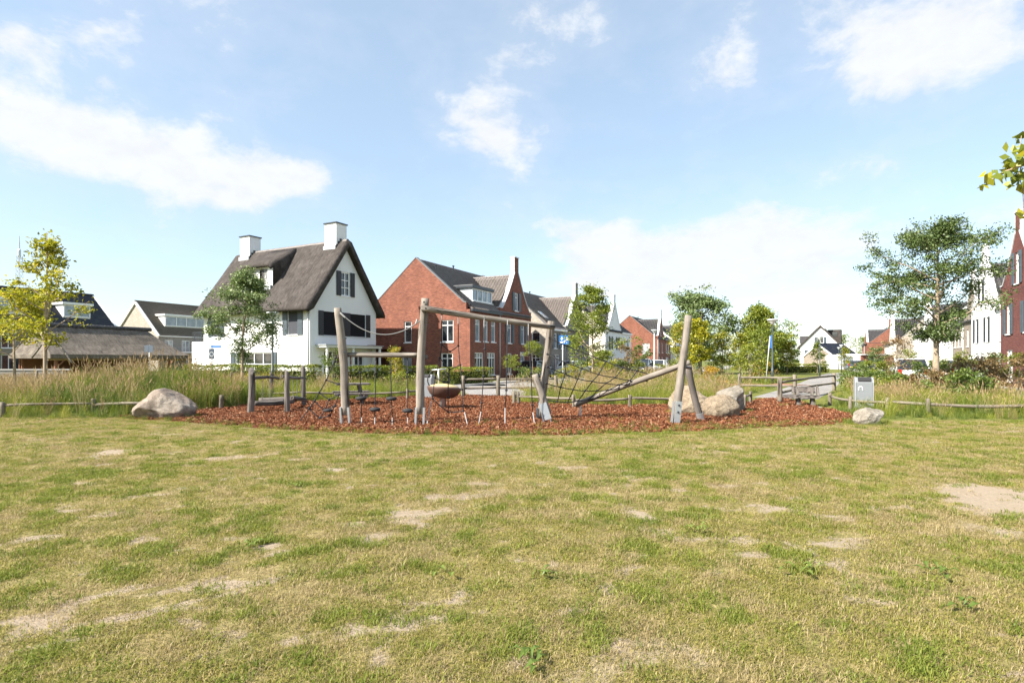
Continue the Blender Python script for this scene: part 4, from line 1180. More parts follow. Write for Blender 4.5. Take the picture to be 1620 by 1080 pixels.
    for e in (0, len(dx) - 1):
        pl = [Vector(V[e * k + j]) for j in range(k)]
        for t in tessellate_polygon([[Vector((p.y, p.z, 0)) for p in pl]]): F.append(tuple(e * k + i for i in t))
    mb = MB(); mb.v, mb.f = V, F
    dm = mb.build('dormer', M['thatch'], H, smooth=True)
    df = Face((0, .66, 0), (1, 0, 0), (0, -1, 0))
    wh = (x0 + .5, x1 - .5, 6.85, 8.0)
    wall(H, df, [(x0 + .02, slope(.66) - .25), (x1 - .02, slope(.66) - .25), (x1 - .02, 8.12), (x0 + .02, 8.12)], [wh], M['white'], .06, 'dormer_front').parent = dm
    window(H, df, wh, cols=2, rows=2, frame='white', fw=.09, glass='glass_blue')
    mb = MB(); fbox(mb, df, x0 + .05, x1 - .05, slope(.66) - .28, slope(.66) + .05, .02, .16); mb.build('lead_apron', M['grey_zinc'], dm)
    # chimneys
    for xc in (10.1, .9 + .15):
        c = MB(); c.box(xc - .55, D / 2 - .5, 8.7, xc + .55, D / 2 + .5, 11.05); ch = c.build('chimney', M['white_wall'], H)
        c = MB(); c.box(xc - .62, D / 2 - .57, 11.052, xc + .62, D / 2 + .57, 11.13); c.build('cap', M['dark_paint'], ch)
        c = MB(); c.box(xc - .58, D / 2 - .62, 8.9, xc + .58, D / 2 - .502, 9.5); c.build('flashing', M['grey_zinc'], ch)
        c = MB()
        for s in range(6):
            yy = D / 2 + .55 - s * .18; zz = RZ + .42 - abs(yy - D / 2) * 1.3
            c.box(xc + .552, yy - .18, zz - .25, xc + .60, yy, zz + .16); 
        c.build('step_flashing', M['dark_paint'], ch)
    # flat entrance canopy and bay on the gable side
    mb = MB(); fbox(mb, gb, .5, 5.9, 2.36, 2.5, .02, .95); cn = mb.build('canopy', M['white'], H)
    mb = MB(); fbox(mb, gb, .42, 5.98, 2.502, 2.56, .0, 1.03); mb.build('canopy_edge', M['grey_zinc'], cn)
    for a in (.62, 3.0, 5.7):
        mb = MB(); fbox(mb, gb, a, a + .12, 0, 2.358, .78, .9); mb.build('canopy_post', M['white'], cn)
    # low annex with a balcony on the far side
    mb = MB(); mb.box(-3.3, 1.2, 0, -.45, 5.4, 2.95); an = mb.build('annex', M['white_wall'], H)
    mb = MB()
    mb.bar((-3.25, 1.25, 3.7), (-.5, 1.25, 3.7), .05, .05); mb.bar((-3.25, 1.25, 3.7), (-3.25, 5.3, 3.7), .05, .05)
    for i in range(18): x = -3.25 + i * .16; mb.bar((x, 1.25, 2.951), (x, 1.25, 3.675), .025, .025)
    for i in range(22): y = 1.4 + i * .18; mb.bar((-3.25, y, 2.951), (-3.25, y, 3.675), .025, .025)
    mb.build('railing', M['dark_paint'], an)
    pipe(H, fr, L - .12, .1, 4.7, 'white', .05)
    # step to the pavement
    return H
thatched_house()

# --- right-hand row: facades almost edge-on, lit by the sun
def right_house(name, near_corner, label, L, **k):
    """near_corner: corner nearest the camera on the facade line; x runs from the far corner to it."""
    nc = Vector(near_corner)
    return row_house(name, nc + RU * L, -RU, label, L=L, near=1, **k)
rw = dict(cols=1, transom=.35, glass='glass_curtain', shutter='shutter_grey', sw=.4)
right_house('brick_house', Vector((28.77, 33.5, 0)) - RU * 11, 'dark red brick house with slate shutters at the right edge', 11, brick='brick_dark', side='brick_dark', gab=(.05, 6.2), chim=2.9, tile='tile_dark', chim_top=9.55, gridge=8.2,
    front=[W((1.0, 1.75, 3.0, 4.65), **rw), W((3.9, 4.65, 3.0, 4.65), **rw), W((2.5, 3.2, 5.7, 7.4), **rw), W((1.0, 2.1, .3, 2.1), cols=2, transom=.3, glass='glass_curtain'), W((3.8, 4.9, .3, 2.1), cols=2, transom=.3, glass='glass_curtain'), W((7.4, 8.4, 3.0, 4.65), **rw)])
rw2 = dict(cols=1, transom=.35, glass='glass_curtain', frame='white')
rws = dict(shutter='shutter_dark', sw=.36)
right_house('white_house', Vector((37.7, 46.7, 0)) - RU * 13, 'white rendered house with narrow dark shutters left of the dark brick house', 13, brick='white_wall', side='white_wall', gab=(.05, 6.4), chim=3.2, tile='tile_dark',
    front=[W((1.1, 1.75, 2.9, 4.75), **rw2, **rws), W((4.0, 4.65, 2.9, 4.75), **rw2, **rws), W((2.5, 3.2, 5.9, 7.7), **rw2, **rws), W((1.0, 2.0, .3, 2.1), cols=2), W((4, 5, .3, 2.1), cols=2), W((7.2, 8.0, 2.9, 4.75), **rw2), W((9, 9.8, 2.9, 4.75), **rw2), W((10.8, 11.6, 2.9, 4.75), **rw2), W((7.2, 9.8, .3, 2.1), cols=3)])
n3 = Vector((.7767 * 61, 61, 0))
right_house('brick_house', Vector((48.4, 62.5, 0)) - RU * 11, 'brown-grey brick terraced house between the two white houses on the right', 11.0, brick='brick_brown', side='brick_brown', gab=(4.8, 10.6), chim=7.7, tile='tile_dark',
    front=[W((.8, 1.5, 2.9, 4.6), **rw2), W((2.1, 2.8, 2.9, 4.6), **rw2), W((3.4, 4.1, 2.9, 4.6), **rw2), W((5.8, 6.5, 2.9, 4.6), **rw2), W((8.6, 9.3, 2.9, 4.6), **rw2), W((1, 2.4, .3, 2.1), cols=2), W((6, 7.4, .3, 2.1), cols=2), W((8.6, 9.5, .1, 2.2), door=True, sill=False)])
right_house('white_house', (53.9, 73, 0), 'white rendered house with a blank sunlit side wall behind the right tree trunk', 13, brick='white_wall', side='white_wall', gab=(7.0, 12.6), chim=9.8, tile='tile_dark',
    front=[W((8.1, 8.8, 2.9, 4.6), **rw2), W((10.8, 11.5, 2.9, 4.6), **rw2), W((8.1, 8.8, .3, 2.1), **rw2), W((10.8, 11.5, .3, 2.1), **rw2), W((1, 1.8, 2.9, 4.6), **rw2), W((3, 3.8, 2.9, 4.6), **rw2)])
right_house('brick_house', (66.5, 99, 0), 'distant beige brick house with a sloping roof left of the right tree', 12, brick='cream_wall', side='brick_beige', gab=(6.0, 11.6), chim=8.8, tile='tile_dark', eave=4.4, par=4.9, front=[W((1, 2, 2.6, 4.0)), W((3.4, 4.4, 2.6, 4.0))])
RFAR = right_house('brick_house', (84.3, 135, 0), 'distant red brick house with a tall gable chimney far down the street', 12, gab=(6.0, 11.9), chim=9, chim_top=10.6, tile='tile_dark', front=[W((1, 2, 2.6, 4.0))], sidewin=[W((4.4, 5.6, 5.2, 6.9), cols=1), W((4.0, 5.4, 2.4, 4.2), cols=2)])

mb = MB(); mb.box(11.2, 4.4, 8.8, 12.02, 5.4, 11.2); mb.build('chimney', M['brick_red'], RFAR)
# --- far white gabled house and its neighbours at the end of the street
def far_white():
    H = placed('white_house', ((1265.5 - 810) / 900 * 147, 147, 0), (math.cos(R(-33)), math.sin(R(-33)), 0), 'far white gabled house with white chimney at the end of the street', 'house')
    Wd, E, A = 9.3, 4.9, 9.9
    fr = Face((0, 0, 0), (1, 0, 0), (0, -1, 0))
    ws = [W((3.9, 5.4, 5.9, 7.4), cols=2, shutter='shutter_grey', sw=.6), W((1.7, 2.7, 2.9, 4.2), cols=2, shutter='shutter_grey', sw=.6), W((6.4, 7.6, 2.9, 4.2), cols=2, shutter='shutter_grey', sw=.6, glass='glass_curtain'), W((2, 3.4, .3, 2.0), cols=2), W((5.4, 7.6, .3, 2.0), cols=3)]
    wall(H, fr, [(0, 0), (Wd, 0), (Wd, E), (Wd / 2, A), (0, E)], [w['h'] for w in ws], M['white_wall'])
    for w in ws: window(H, fr, w['h'], **{q: v for q, v in w.items() if q != 'h'})
    for x, n in ((0, -1), (Wd, 1)): wall(H, Face((x, 0, 0), (0, 1, 0), (n, 0, 0)), [(.31, 0), (8, 0), (8, E - .05), (.31, E - .05)], [], M['white_wall'], .3, 'side_wall')
    for s in (-1, 1):
        mb = MB(); x = Wd / 2 + s * (Wd / 2 + .55)
        c = [(Wd / 2, -.35, A + .1), (x, -.35, E - .5), (x, 8.4, E - .5), (Wd / 2, 8.4, A + .1)]
        mb.hexa([Vector(c[0]), Vector(c[1]), Vector(c[2]), Vector(c[3]), Vector(c[0]) + Vector((0, 0, .5)), Vector(c[1]) + Vector((s * .1, 0, .38)), Vector(c[2]) + Vector((s * .1, 0, .38)), Vector(c[3]) + Vector((0, 0, .5))])
        mb.build('thatched_roof', M['thatch'], H)
    mb = MB(); mb.box(Wd / 2 - .9, .9, 9.2, Wd / 2 + .9, 2.3, 12.0); ch = mb.build('chimney', M['white_wall'], H)
    mb = MB(); mb.box(Wd / 2 - 1, .8, 12.002, Wd / 2 + 1, 2.4, 12.15); mb.build('cap', M['pale_trim'], ch)
    mb = MB(); mb.box(6.0, 4.0, 6.0, 9.0, 7.8, 9.4); d = mb.build('side_dormer', M['thatch'], H)
    mb = MB(); mb.box(7.0, 3.94, 7.6, 8.2, 3.999, 8.8); mb.build('pane', M['glass'], d)
    mb = MB(); mb.box(-.5, 4.5, 6.0, 2.5, 9, 7.9); mb.build('side_dormer', M['tile_dark'], H)
far_white()

def simple_house(name, loc, xdir, label, L, D, E, A, wallm, tilem, wins=(), sidew=(), near=0, over=.25, dormer=None, flat=True, frontm=None):
    """Plain saddle-roof house; front y = 0 faces -y."""
    H = placed(name, loc, xdir, label, 'house')
    fr = Face((0, 0, 0), (1, 0, 0), (0, -1, 0))
    wall(H, fr, [(0, 0), (L, 0), (L, E), (0, E)], [w['h'] for w in wins], M[frontm or wallm])
    for w in wins: window(H, fr, w['h'], **{q: v for q, v in w.items() if q != 'h'})
    for x, n in ((0, -1), (L, 1)):
        f = Face((x, 0, 0), (0, 1, 0), (n, 0, 0))
        sw = sidew if (near == 0) == (x == 0) else ()
        wall(H, f, [(.31, 0), (D, 0), (D, E), (D / 2, A), (.31, E + .31 * (A - E) / (D / 2))], [w['h'] for w in sw], M[wallm], .3, 'gable_wall')
        for w in sw: window(H, f, w['h'], **{q: v for q, v in w.items() if q != 'h'})
        mb = MB(); s = (A - E) / (D / 2)
        for a, b in (((-over, E - over * s), (D / 2, A)), ((D / 2, A), (D + over, E - over * s))):
            mb.bar(f.p(a[0], a[1] + .05, .12), f.p(b[0], b[1] + .05, .12), .22, .26)
        mb.build('bargeboard', M['white'], H)
    wall(H, Face((0, D, 0), (1, 0, 0), (0, 1, 0)), [(.31, 0), (L - .31, 0), (L - .31, E), (.31, E)], [], M[wallm], .3, 'rear_wall')
    s = (A - E) / (D / 2)
    for y, sg in ((-over, 1), (D + over, -1)):
        tiles(H, (-.2, y, E - over * s + .16), (L + .2, y, E - over * s + .16), (L + .2, D / 2, A + .16), (-.2, D / 2, A + .16), M[tilem], .3, .36, .008 if flat else .028)
    ridge_caps(H, (-.2, D / 2, A + .22), (L + .2, D / 2, A + .22), M[tilem])
    mb = MB(); fbox(mb, fr, -.1, L + .1, E - .22, E - .04, .05, .22); mb.build('gutter', M['white'], H)
    if dormer:
        for (x0, x1, y0, zt, n) in dormer:
            zb = E + s * y0 + .16; yt = min(D / 2, (zt - E) / s)
            mb = MB(); mb.box(x0, y0, zb - .4, x1, yt, zt); d = mb.build('dormer', M['white'], H)
            mb = MB(); mb.box(x0 - .2, y0 - .35, zt + .002, x1 + .2, yt + .3, zt + .26); mb.build('dormer_roof', M['white'], d)
            window(H, Face((0, y0 - .16, 0), (1, 0, 0), (0, -1, 0)), (x0 + .03, x1 - .03, zb + .12, zt - .02), cols=n, glass='glass_blue', fw=.12, sill=False)
    return H
# grey-beige brick house with a white dormer (left of the thatched house)
HF = simple_house('brick_house', (-49.7, 80, 0), RU, 'beige-grey brick house with long white dormer left of the thatched house', 13, 10.6, 5.1, 9.9, 'brick_beige', 'tile_flat',
    wins=[W((.9, 2.1, 2.7, 4.4), cols=2, glass='glass_curtain'), W((3.4, 4.6, 2.7, 4.4), cols=2, glass='glass_curtain'), W((6.5, 7.7, 2.7, 4.4), cols=2), W((1, 3, .2, 2.1), cols=3), W((4, 6, .2, 2.1), cols=3)], dormer=[(1.6, 8.0, 1.2, 7.95, 4)], frontm='brick_grey')
mb = MB(); mb.box(-.4, -3.4, 2.25, 12, -.03, 2.55); v = mb.build('veranda_roof', M['wood_new'], HF)
mb = MB(); mb.box(.6, -2.9, 2.552, 11.8, -.35, 2.75); mb.build('roof_light', M['white'], v)
for x in (-.3, 2.6, 5.4, 8.4):
    mb = MB(); mb.box(x, -3.35, 0, x + .16, -3.2, 2.249); mb.build('veranda_post', M['wood_red'], v)
simple_house('terraced_house', Vector((-48, 68.8, 0)) - RU * 24, RU, 'terrace with blue-black roof and white dormers behind the yellow trees', 24, 10, 5.4, 9.45, 'brick_brown', 'tile_navy', near=1,
    wins=[W((x, x + 1.2, 2.8, 4.4), cols=2) for x in (13, 16, 19, 21.6)] + [W((x, x + 1.8, .2, 2.1), cols=3) for x in (13, 17, 20.6)], dormer=[(19.0, 21.8, 1.0, 7.9, 2), (12.6, 15.4, 1.0, 7.9, 2)])
# house with dark roof far right
simple_house('dark_roofed_house', (66.8, 118, 0), (.98, .2, 0), 'low dark-roofed house right of the far white house', 6.2, 9, 2.3, 4.9, 'brick_brown', 'tile_navy', wins=[W((2, 4, .4, 2.1), cols=3)])
def carport():
    H = placed('garage', (55.6, 96, 0), (1, 0, 0), 'low white and grey garage right of the far white house', 'garage')
    mb = MB(); mb.box(0, 0, 0, 2.0, 5, 2.5); g = mb.build('wall', M['pale_trim'], H)
    mb = MB(); mb.box(2.01, -.3, 0, 3.0, 5, 2.6); mb.build('end_wall', M['white_wall'], H)
    mb = MB(); mb.box(.35, -.06, .05, 1.85, -.003, 2.1); d = mb.build('door', M['shutter_grey'], H)
    for i in range(2):
        for j in range(3): mb = MB(); mb.box(.45 + i * .68, -.09, .2 + j * .62, 1.07 + i * .68, -.062, .72 + j * .62); mb.build('pane', M['glass_blue'], d)
    H2 = placed('garage', (61.5, 100, 0), (1, 0, 0), 'low red brick garage in front of the far red house', 'garage')
    mb = MB(); mb.box(0, 0, 0, 5.5, 5, 2.45); mb.build('wall', M['brick_red'], H2)
    mb = MB(); mb.box(-.2, -.4, 2.452, 5.8, 5.2, 2.62); mb.build('roof_edge', M['pale_trim'], H2)
    mb = MB(); mb.box(1.0, -.06, .02, 3.9, -.003, 2.0); mb.build('door', M['dark_paint'], H2)
carport()

# --- thatched barn on the left
def barn():
    B = Vector((-37.8, 48, 0)) + RN * 2.2 - RU * 1.8
    H = placed('thatched_barn', B, RU, 'low open barn with grey thatched hipped roof behind the yellow trees', 'barn')
    L, D, E, A = 10.8, 5.2, 1.95, 4.4
    x0, x1, y0, y1, yr, r0, r1 = -.5, L + .3, -.7, D + .7, D / 2, .2, L - 2.0
    mb = MB(); V = []
    def surf(p00, p10, p11, p01, nx, ny):
        for i in range(nx):
            for j in range(ny):
                def q(a, b):
                    p = (Vector(p00) * (1 - a) + Vector(p10) * a) * (1 - b) + (Vector(p01) * (1 - a) + Vector(p11) * a) * b
                    s = -.18 * math.sin(math.pi * b); p.z += s + noise.noise(p * 1.1) * .06
                    return p
                mb.quad(q(i / nx, j / ny), q((i + 1) / nx, j / ny), q((i + 1) / nx, (j + 1) / ny), q(i / nx, (j + 1) / ny))
    surf((x0, y0, E), (x1, y0, E), (r1, yr, A), (r0, yr, A), 24, 8)
    surf((x1, y1, E), (x0, y1, E), (r0, yr, A), (r1, yr, A), 24, 8)
    surf((x1, y0, E), (x1, y1, E), (r1, yr + .001, A), (r1, yr - .001, A), 12, 8)
    surf((x0, y1, E), (x0, y0, E), (r0, yr - .001, A), (r0, yr + .001, A), 12, 8)
    e = .28
    for a, b in (((x0, y0), (x1, y0)), ((x1, y0), (x1, y1)), ((x1, y1), (x0, y1)), ((x0, y1), (x0, y0))):
        mb.quad((*a, E + .04), (*b, E + .04), (b[0], b[1], E - e), (a[0], a[1], E - e))
    mb.quad((x0, y0, E - e), (x1, y0, E - e), (x1, y1, E - e), (x0, y1, E - e))
    roof = mb.build('thatched_roof', M['thatch_grey'], H, smooth=True)
    n = MB()
    x = r0 - .2
    while x < r1 + .2: n.tube([(x, yr, A + .06), (x + .3, yr, A + .06)], [.2, .175], 10); x += .32
    tag(n.build('ridge_tiles', M['tile_dark'], roof), kind='stuff')
    for i in range(5):
        x = .1 + i * 2.3
        for y in (0, D):
            b = MB(); b.box(x, y - .09, 0, x + .18, y + .09, E - e - .002); b.build('post', M['wood_red'], H)
        b = MB(); b.bar((x + .09, .0, .95), (x + .8, .0, E - e - .04), .1, .1); b.build('brace', M['wood_red'], H)
    b = MB(); b.box(0, D + .1, 0, L, D + .2, E - e - .003); b.build('rear_boards', M['wood_red'], H)
    b = MB(); b.bar((-.4, -.12, E - e - .09), (L + .2, -.12, E - e - .09), .12, .16); b.build('eave_beam', M['wood_new'], H)
barn()

# --- garden wall and terracotta heap far left
def garden_wall():
    H = placed('garden_wall', (-28.5, 29.5, 0), (.98, .2, 0), 'low grey block wall behind the yellow trees at the left edge', 'wall')
    for r in range(5):
        for i in range(15):
            x = -2 + i * .44 + (r % 2) * .22
            b = MB(); b.box(x, 0, r * .195, x + .43, .2, r * .195 + .188); b.build('block', M['hardstone'], H, bevel=.008)
    b = MB(); b.box(-2, -.03, .977, 4.9, .23, 1.05); b.build('coping', M['concrete'], H)
garden_wall()

# ------------------------------------------------------------------ playground
def wb(mb, name, mat, parent, smooth=False, bevel=0.0):
    """Part built in world coordinates under an unrotated thing."""
    o = mb.build(name, mat, parent, smooth, bevel); 
    if parent is not None:
        off = Vector(parent.location); q = parent.parent
        while q is not None: off += Vector(q.location); q = q.parent
        o.location = -off
    return o

_ls = [0]
def log(name, a, b, r0, r1, mat, parent=None, n=14, segs=14, bend=.016, top='flat', knots=True):
    """A round timber with taper, bow and uneven skin; own axis along local z."""
    a, b = Vector(a), Vector(b); d = b - a; L = d.length
    _ls[0] += 1; s = _ls[0] * 7.3
    V, F = [], []
    bx, by = math.cos(s) * bend * L, math.sin(s) * bend * L
    for i in range(segs + 1):
        t = i / segs; z = L * t; r = r0 + (r1 - r0) * t
        e = min(t, 1 - t) * L
        if e < .02: r *= .94
        cx, cy = bx * math.sin(math.pi * t), by * math.sin(math.pi * t)
        for k in range(n):
            an = 2 * math.pi * k / n
            rr = r * (1 + .13 * noise.noise(Vector((math.cos(an) * 1.2 + s, math.sin(an) * 1.2, z * 1.6))) + .07 * noise.noise(Vector((math.cos(an) * 3 + s, math.sin(an) * 3, z * 4))))
            zz = z
            if top == 'slant' and i == segs: zz += r * .9 * math.cos(an - .6) - .04
            V.append((cx + rr * math.cos(an), cy + rr * math.sin(an), zz))
    for i in range(segs):
        for k in range(n):
            p = i * n + k; q = i * n + (k + 1) % n; F.append((p, q, q + n, p + n))
    nb = len(V)
    V.append((0, 0, 0)); V.append((0, 0, L + (.0 if top == 'flat' else -.02)))
    for k in range(n):
        F.append((nb, (k + 1) % n, k)); F.append((nb + 1, segs * n + k, segs * n + (k + 1) % n))
    me = np_mesh_mixed(name, V, F)
    m = Matrix.Translation(a) @ d.to_track_quat('Z', 'Y').to_matrix().to_4x4()
    if parent is not None: m = Matrix.Translation(-Vector(parent.location)) @ m
    return link(name, me, M[mat], parent, m)

def np_mesh_mixed(name, V, F):
    me = bpy.data.meshes.new(name); me.from_pydata(V, [], F)
    me.polygons.foreach_set('use_smooth', [len(f) == 4 for f in F]); me.update(); return me

def rope_pts(a, b, sag=0.0, n=8):
    a, b = Vector(a), Vector(b)
    return [a.lerp(b, i / n) + Vector((0, 0, -4 * sag * (i / n) * (1 - i / n))) for i in range(n + 1)]

def build_frame():
    T = empty('climbing_frame', G(665, 672), 0, 'large climbing frame of round timber posts, beams, black ropes and nets', 'climbing frame')
    def shoe(post, base, d2, side=1):
        b = MB(); base = Vector(base); d2 = Vector(d2).normalized()
        for s in (-.095, .095): b.bar(base + Vector((s, -.03, -.08)), base + Vector((s * .95, -.03, 0)) + d2 * .42, .045, .12, (0, 1, 0))
        o = wb(b, 'steel_shoe', M['steel'], T)
        c = MB()
        for z in (.18, .32): c.lathe([(.001, 0), (.022, .0), (.022, .02), (.001, .02)], (0, 0, 0), 8)
        return o
    # leaning left post
    A0, A1 = G(548, 672) + Vector((-.02, 0, .24)), P(534, 487, 13.1)
    log('post', A0, A1, .10, .088, 'wood', T, bend=.018); shoe(None, G(548, 672), A1 - A0)
    B0, B1 = G(664, 673) + Vector((.01, 0, .27)), P(673, 472, 13.1)
    log('post', B0, B1, .10, .088, 'wood', T); shoe(None, G(664, 673), B1 - B0)
    # lower beam with four stepping ropes
    log('beam', P(549, 561, 13.28), P(662, 562, 13.28), .055, .062, 'wood', T, bend=.008)
    log('beam_peg', P(662, 565, 13.16), P(676, 565, 13.16), .055, .055, 'wood_grey', T, segs=3)
    r = MB(); r.tube(rope_pts(P(538, 494, 13.05), P(666, 506, 13.05), .42, 18), .014, 6); wb(r, 'rope', M['rope_pale'], T, True)
    for px, py in ((541, 497), (663, 507)):
        r = MB(); r.tube([P(px - 3, py - 2, 13.05), P(px + 5 * (1 if px < 600 else -1), py + 5, 13.05)], .02, 6); wb(r, 'rope_sleeve', M['chain'], T)
    for (t, b, dsc) in ((569, 572, 629), (595, 593, 646.5), (617, 620.5, 629.5), (645, 645, 648.5)):
        r = MB(); top, bot = P(t, 566, 13.28), P(b, 660, 13.28)
        r.tube(rope_pts(top, bot, 0, 4), .012, 6)
        for f in (.25,): 
            c = top.lerp(bot, f); r.lathe([(.005, -.03), (.03, -.02), (.03, .02), (.005, .03)], c, 8)
        wb(r, 'rope', M['rope'], T, True)
        r = MB(); g0 = P(b, 674, 13.0); g0.z = 0.0
        r.tube([bot, g0], .008, 6); n = 5
        for q in range(n): r.lathe([(.006, -.02), (.017, 0), (.006, .02)], bot.lerp(g0, (q + .5) / n), 6)
        wb(r, 'anchor_chain', M['chain'], T)
        c = P(t + (b - t) * (dsc - 566) / 94, dsc, 13.28)
        r = MB(); r.lathe([(.02, -.05), (.10, -.055), (.125, -.03), (.128, .0), (.11, .025), (.02, .035)], c, 14); wb(r, 'step_disc', M['rubber'], T, True)
    # tall beam and right A-frame
    log('beam', P(666, 487, 12.95), P(877, 517.5, 14.05), .068, .064, 'wood', T, segs=16, bend=.006)
    C0, C1 = G(854, 664), P(872, 508, 14.3)
    log('post', C0 + Vector((0, 0, .05)), C1, .092, .095, 'wood', T)
    D0, D1 = G(867, 669), P(846, 592, 13.7)
    log('brace_post', D0 + Vector((0, 0, .2)), D1, .09, .08, 'wood', T)
    b = MB(); dd = (D1 - D0).normalized()
    for s in (-.085, .085): b.bar(D0 + Vector((s, -.02, -.05)), D0 + Vector((s, -.02, 0)) + dd * .5, .025, .16, (0, 1, 0))
    b.bar(D0 + Vector((0, -.1, .1)), D0 + Vector((0, -.1, 0)) + dd * .5, .16, .02, (0, 1, 0)); wb(b, 'steel_shoe', M['steel'], T)
    b = MB(); b.bar(C0 + Vector((-.06, 0, -.05)), C0 + Vector((-.06, 0, .3)), .05, .16, (0, 1, 0)); wb(b, 'steel_shoe', M['shutter_grey'], T)
    for p in ((674, 488, 12.84), (869, 517, 13.92), (667, 563, 13.05), (547, 535, 12.97), (545, 557, 12.97), (671, 478, 12.97)):
        b = MB(); c = P(*p); b.tube([c, c + Vector((0, -.03, 0))], .022, 8); wb(b, 'bolt', M['dark_paint'], T)
    def net(name, edges, nodes, rad=.012, knot=.028, black=(), sag=.02):
        r = MB(); used = set()
        for a, c in edges:
            pa, pc = nodes[a], nodes[c]
            r.tube(rope_pts(pa, pc, sag * (pc - pa).length, 3), rad, 6); used |= {a, c}
        for u in used:
            r.lathe([(.004, -knot), (knot, -knot * .4), (knot, knot * .4), (.004, knot)], nodes[u], 8)
        return wb(r, name, M['rope'], T, True)
    # rope web hanging from the tall beam
    d = 13.4
    nd = {k: P(x, y, d) for k, (x, y) in {'t1': (699, 497), 't2': (725, 500), 'a': (699, 545), 'b': (725, 547), 'c': (712, 556), 'e': (696, 566), 'f': (690, 590), 'g': (711, 584), 'h': (728, 577), 'i': (688, 597), 'j': (702, 604), 'k': (709, 604), 'l': (731, 616), 'm': (684, 630), 'n': (709, 628), 'o': (709, 652), 'p': (733, 650), 'q': (682, 634)}.items()}
    net('rope_web', [('t1', 'a'), ('t2', 'b'), ('a', 'c'), ('c', 'b'), ('a', 'e'), ('e', 'f'), ('e', 'g'), ('g', 'h'), ('b', 'h'), ('f', 'i'), ('i', 'j'), ('j', 'k'), ('g', 'k'), ('h', 'l'), ('i', 'm'), ('k', 'n'), ('n', 'o'), ('l', 'p'), ('o', 'p'), ('m', 'o')], nd)
    for (p0, p1) in (((682, 634), (675, 673)), ((735, 652), (740, 674))):
        r = MB(); a = P(*p0, 13.3); c = P(p1[0], p1[1], 13.0); c.z = .0; r.tube([a, c], .012, 6); wb(r, 'anchor_chain', M['chain'], T)
    for p0 in ((699, 497), (725, 502), (766, 508), (803, 514), (836, 520)):
        r = MB(); a = P(p0[0], p0[1] - 8, 13.4); r.tube([a, P(p0[0], p0[1] + 10, 13.4)], .013, 6); wb(r, 'rope_sleeve', M['chain'], T)
    for pts, ch in ((((766, 508), (767, 552), (765, 595), (762, 637), (761, 651)), (757, 676)), (((803, 514), (802, 568), (801, 617), (799, 645)), (799, 664)), (((836, 520), (838, 560), (840, 590), (842, 640), (843, 652)), (846, 674))):
        r = MB(); q = [P(x, y, 13.4) for x, y in pts]; r.tube(q, .013, 6)
        for c in q[1:-1]: r.lathe([(.004, -.03), (.032, -.015), (.032, .015), (.004, .03)], c, 8)
        wb(r, 'climbing_rope', M['rope'], T, True)
        r = MB(); c = P(ch[0], ch[1], 13.1); c.z = 0; r.tube([q[-1], c], .012, 6); wb(r, 'anchor_chain', M['chain'], T)
    # slanting beam with climbing net and right A-frame
    log('beam', P(910, 640, 15.0), P(1092, 573, 14.0), .068, .075, 'wood', T, segs=16, bend=.006)
    b = MB(); c = P(918, 640, 15.0); b.tube([c, Vector((c.x, c.y, 0))], .03, 10); wb(b, 'steel_leg', M['steel'], T)
    E0, E1 = G(1068, 671), P(1089, 499, 13.4)
    log('post', E0 + Vector((0, 0, .08)), E1, .10, .085, 'wood', T, segs=14)
    b = MB(); dd = (E1 - E0).normalized(); b.bar(E0 + Vector((0, -.11, -.05)), E0 + Vector((0, -.11, 0)) + dd * .55, .14, .02, (0, 1, 0)); b.bar(E0 + Vector((-.1, -.02, -.05)), E0 + Vector((-.1, -.02, 0)) + dd * .55, .02, .14, (0, 1, 0)); s = wb(b, 'steel_shoe', M['steel'], T)
    for h in (.30, .46):
        c = E0 + dd * h + Vector((0, -.12, 0)); b = MB(); b.tube([c, c + Vector((0, -.02, 0))], .025, 8); wb(b, 'bolt', M['dark_paint'], T)
    F0_, F1 = G(1109, 665), P(1088, 578, 14.0)
    log('brace_post', F0_ + Vector((0, 0, .02)), F1, .078, .085, 'wood_grey', T)
    b = MB(); b.tube([F0_, F0_ + (F1 - F0_).normalized() * .2], .09, 12); wb(b, 'steel_sleeve', M['steel'], T)
    c = P(1093, 582, 13.75); b = MB(); b.tube([P(1078, 580, 13.3), c], .035, 8); wb(b, 'bolt', M['dark_paint'], T)
    def nz(x, y):
        dd = 14.25 + (x - 866) / 175 * .5
        return P(x, y, dd - .25 * math.sin(max(0, min(1, (y - 540) / 90)) * 3.14))
    N = {}
    R0 = [(869, 534), (897, 547), (930, 560), (958.5, 571.5), (986, 581), (1008, 586), (1039, 594)]
    R1 = [(920, 582), (947, 592), (973, 597), (997, 601.5)]
    R2 = [(866, 580), (893.7, 591), (914, 599), (937, 603), (958.5, 606), (979, 608.5), (999, 606.7), (1023, 602)]
    R3 = [(864, 606), (887, 612), (906.7, 616), (925.7, 618), (944.6, 618), (962, 617), (979, 613.7)]
    R4 = [(860, 631), (882, 635), (898, 636), (914.6, 634), (930.7, 632), (946, 628)]
    ed = []
    for rn, rr in enumerate((R0, R1, R2, R3, R4)):
        for i, (x, y) in enumerate(rr):
            N[(rn, i)] = nz(x, y)
            if i: ed.append(((rn, i - 1), (rn, i)))
    N['s'] = nz(866, 560); ed.append(('s', (1, 0)))
    for ch in ([(0, 1), (2, 1), (3, 1), (4, 1)], [(1, 0), (2, 2), (3, 2), (4, 2)], [(0, 3), (1, 1), (2, 3), (3, 3), (4, 3)], [(0, 4), (1, 2), (2, 4), (3, 4), (4, 4)], [(0, 5), (1, 3), (2, 5), (3, 5), (4, 5)]):
        for a, c in zip(ch, ch[1:]): ed.append((a, c))
    net('climbing_net', ed, N, .013, .03, sag=.03)
    # rope web at the left post
    d = 13.9
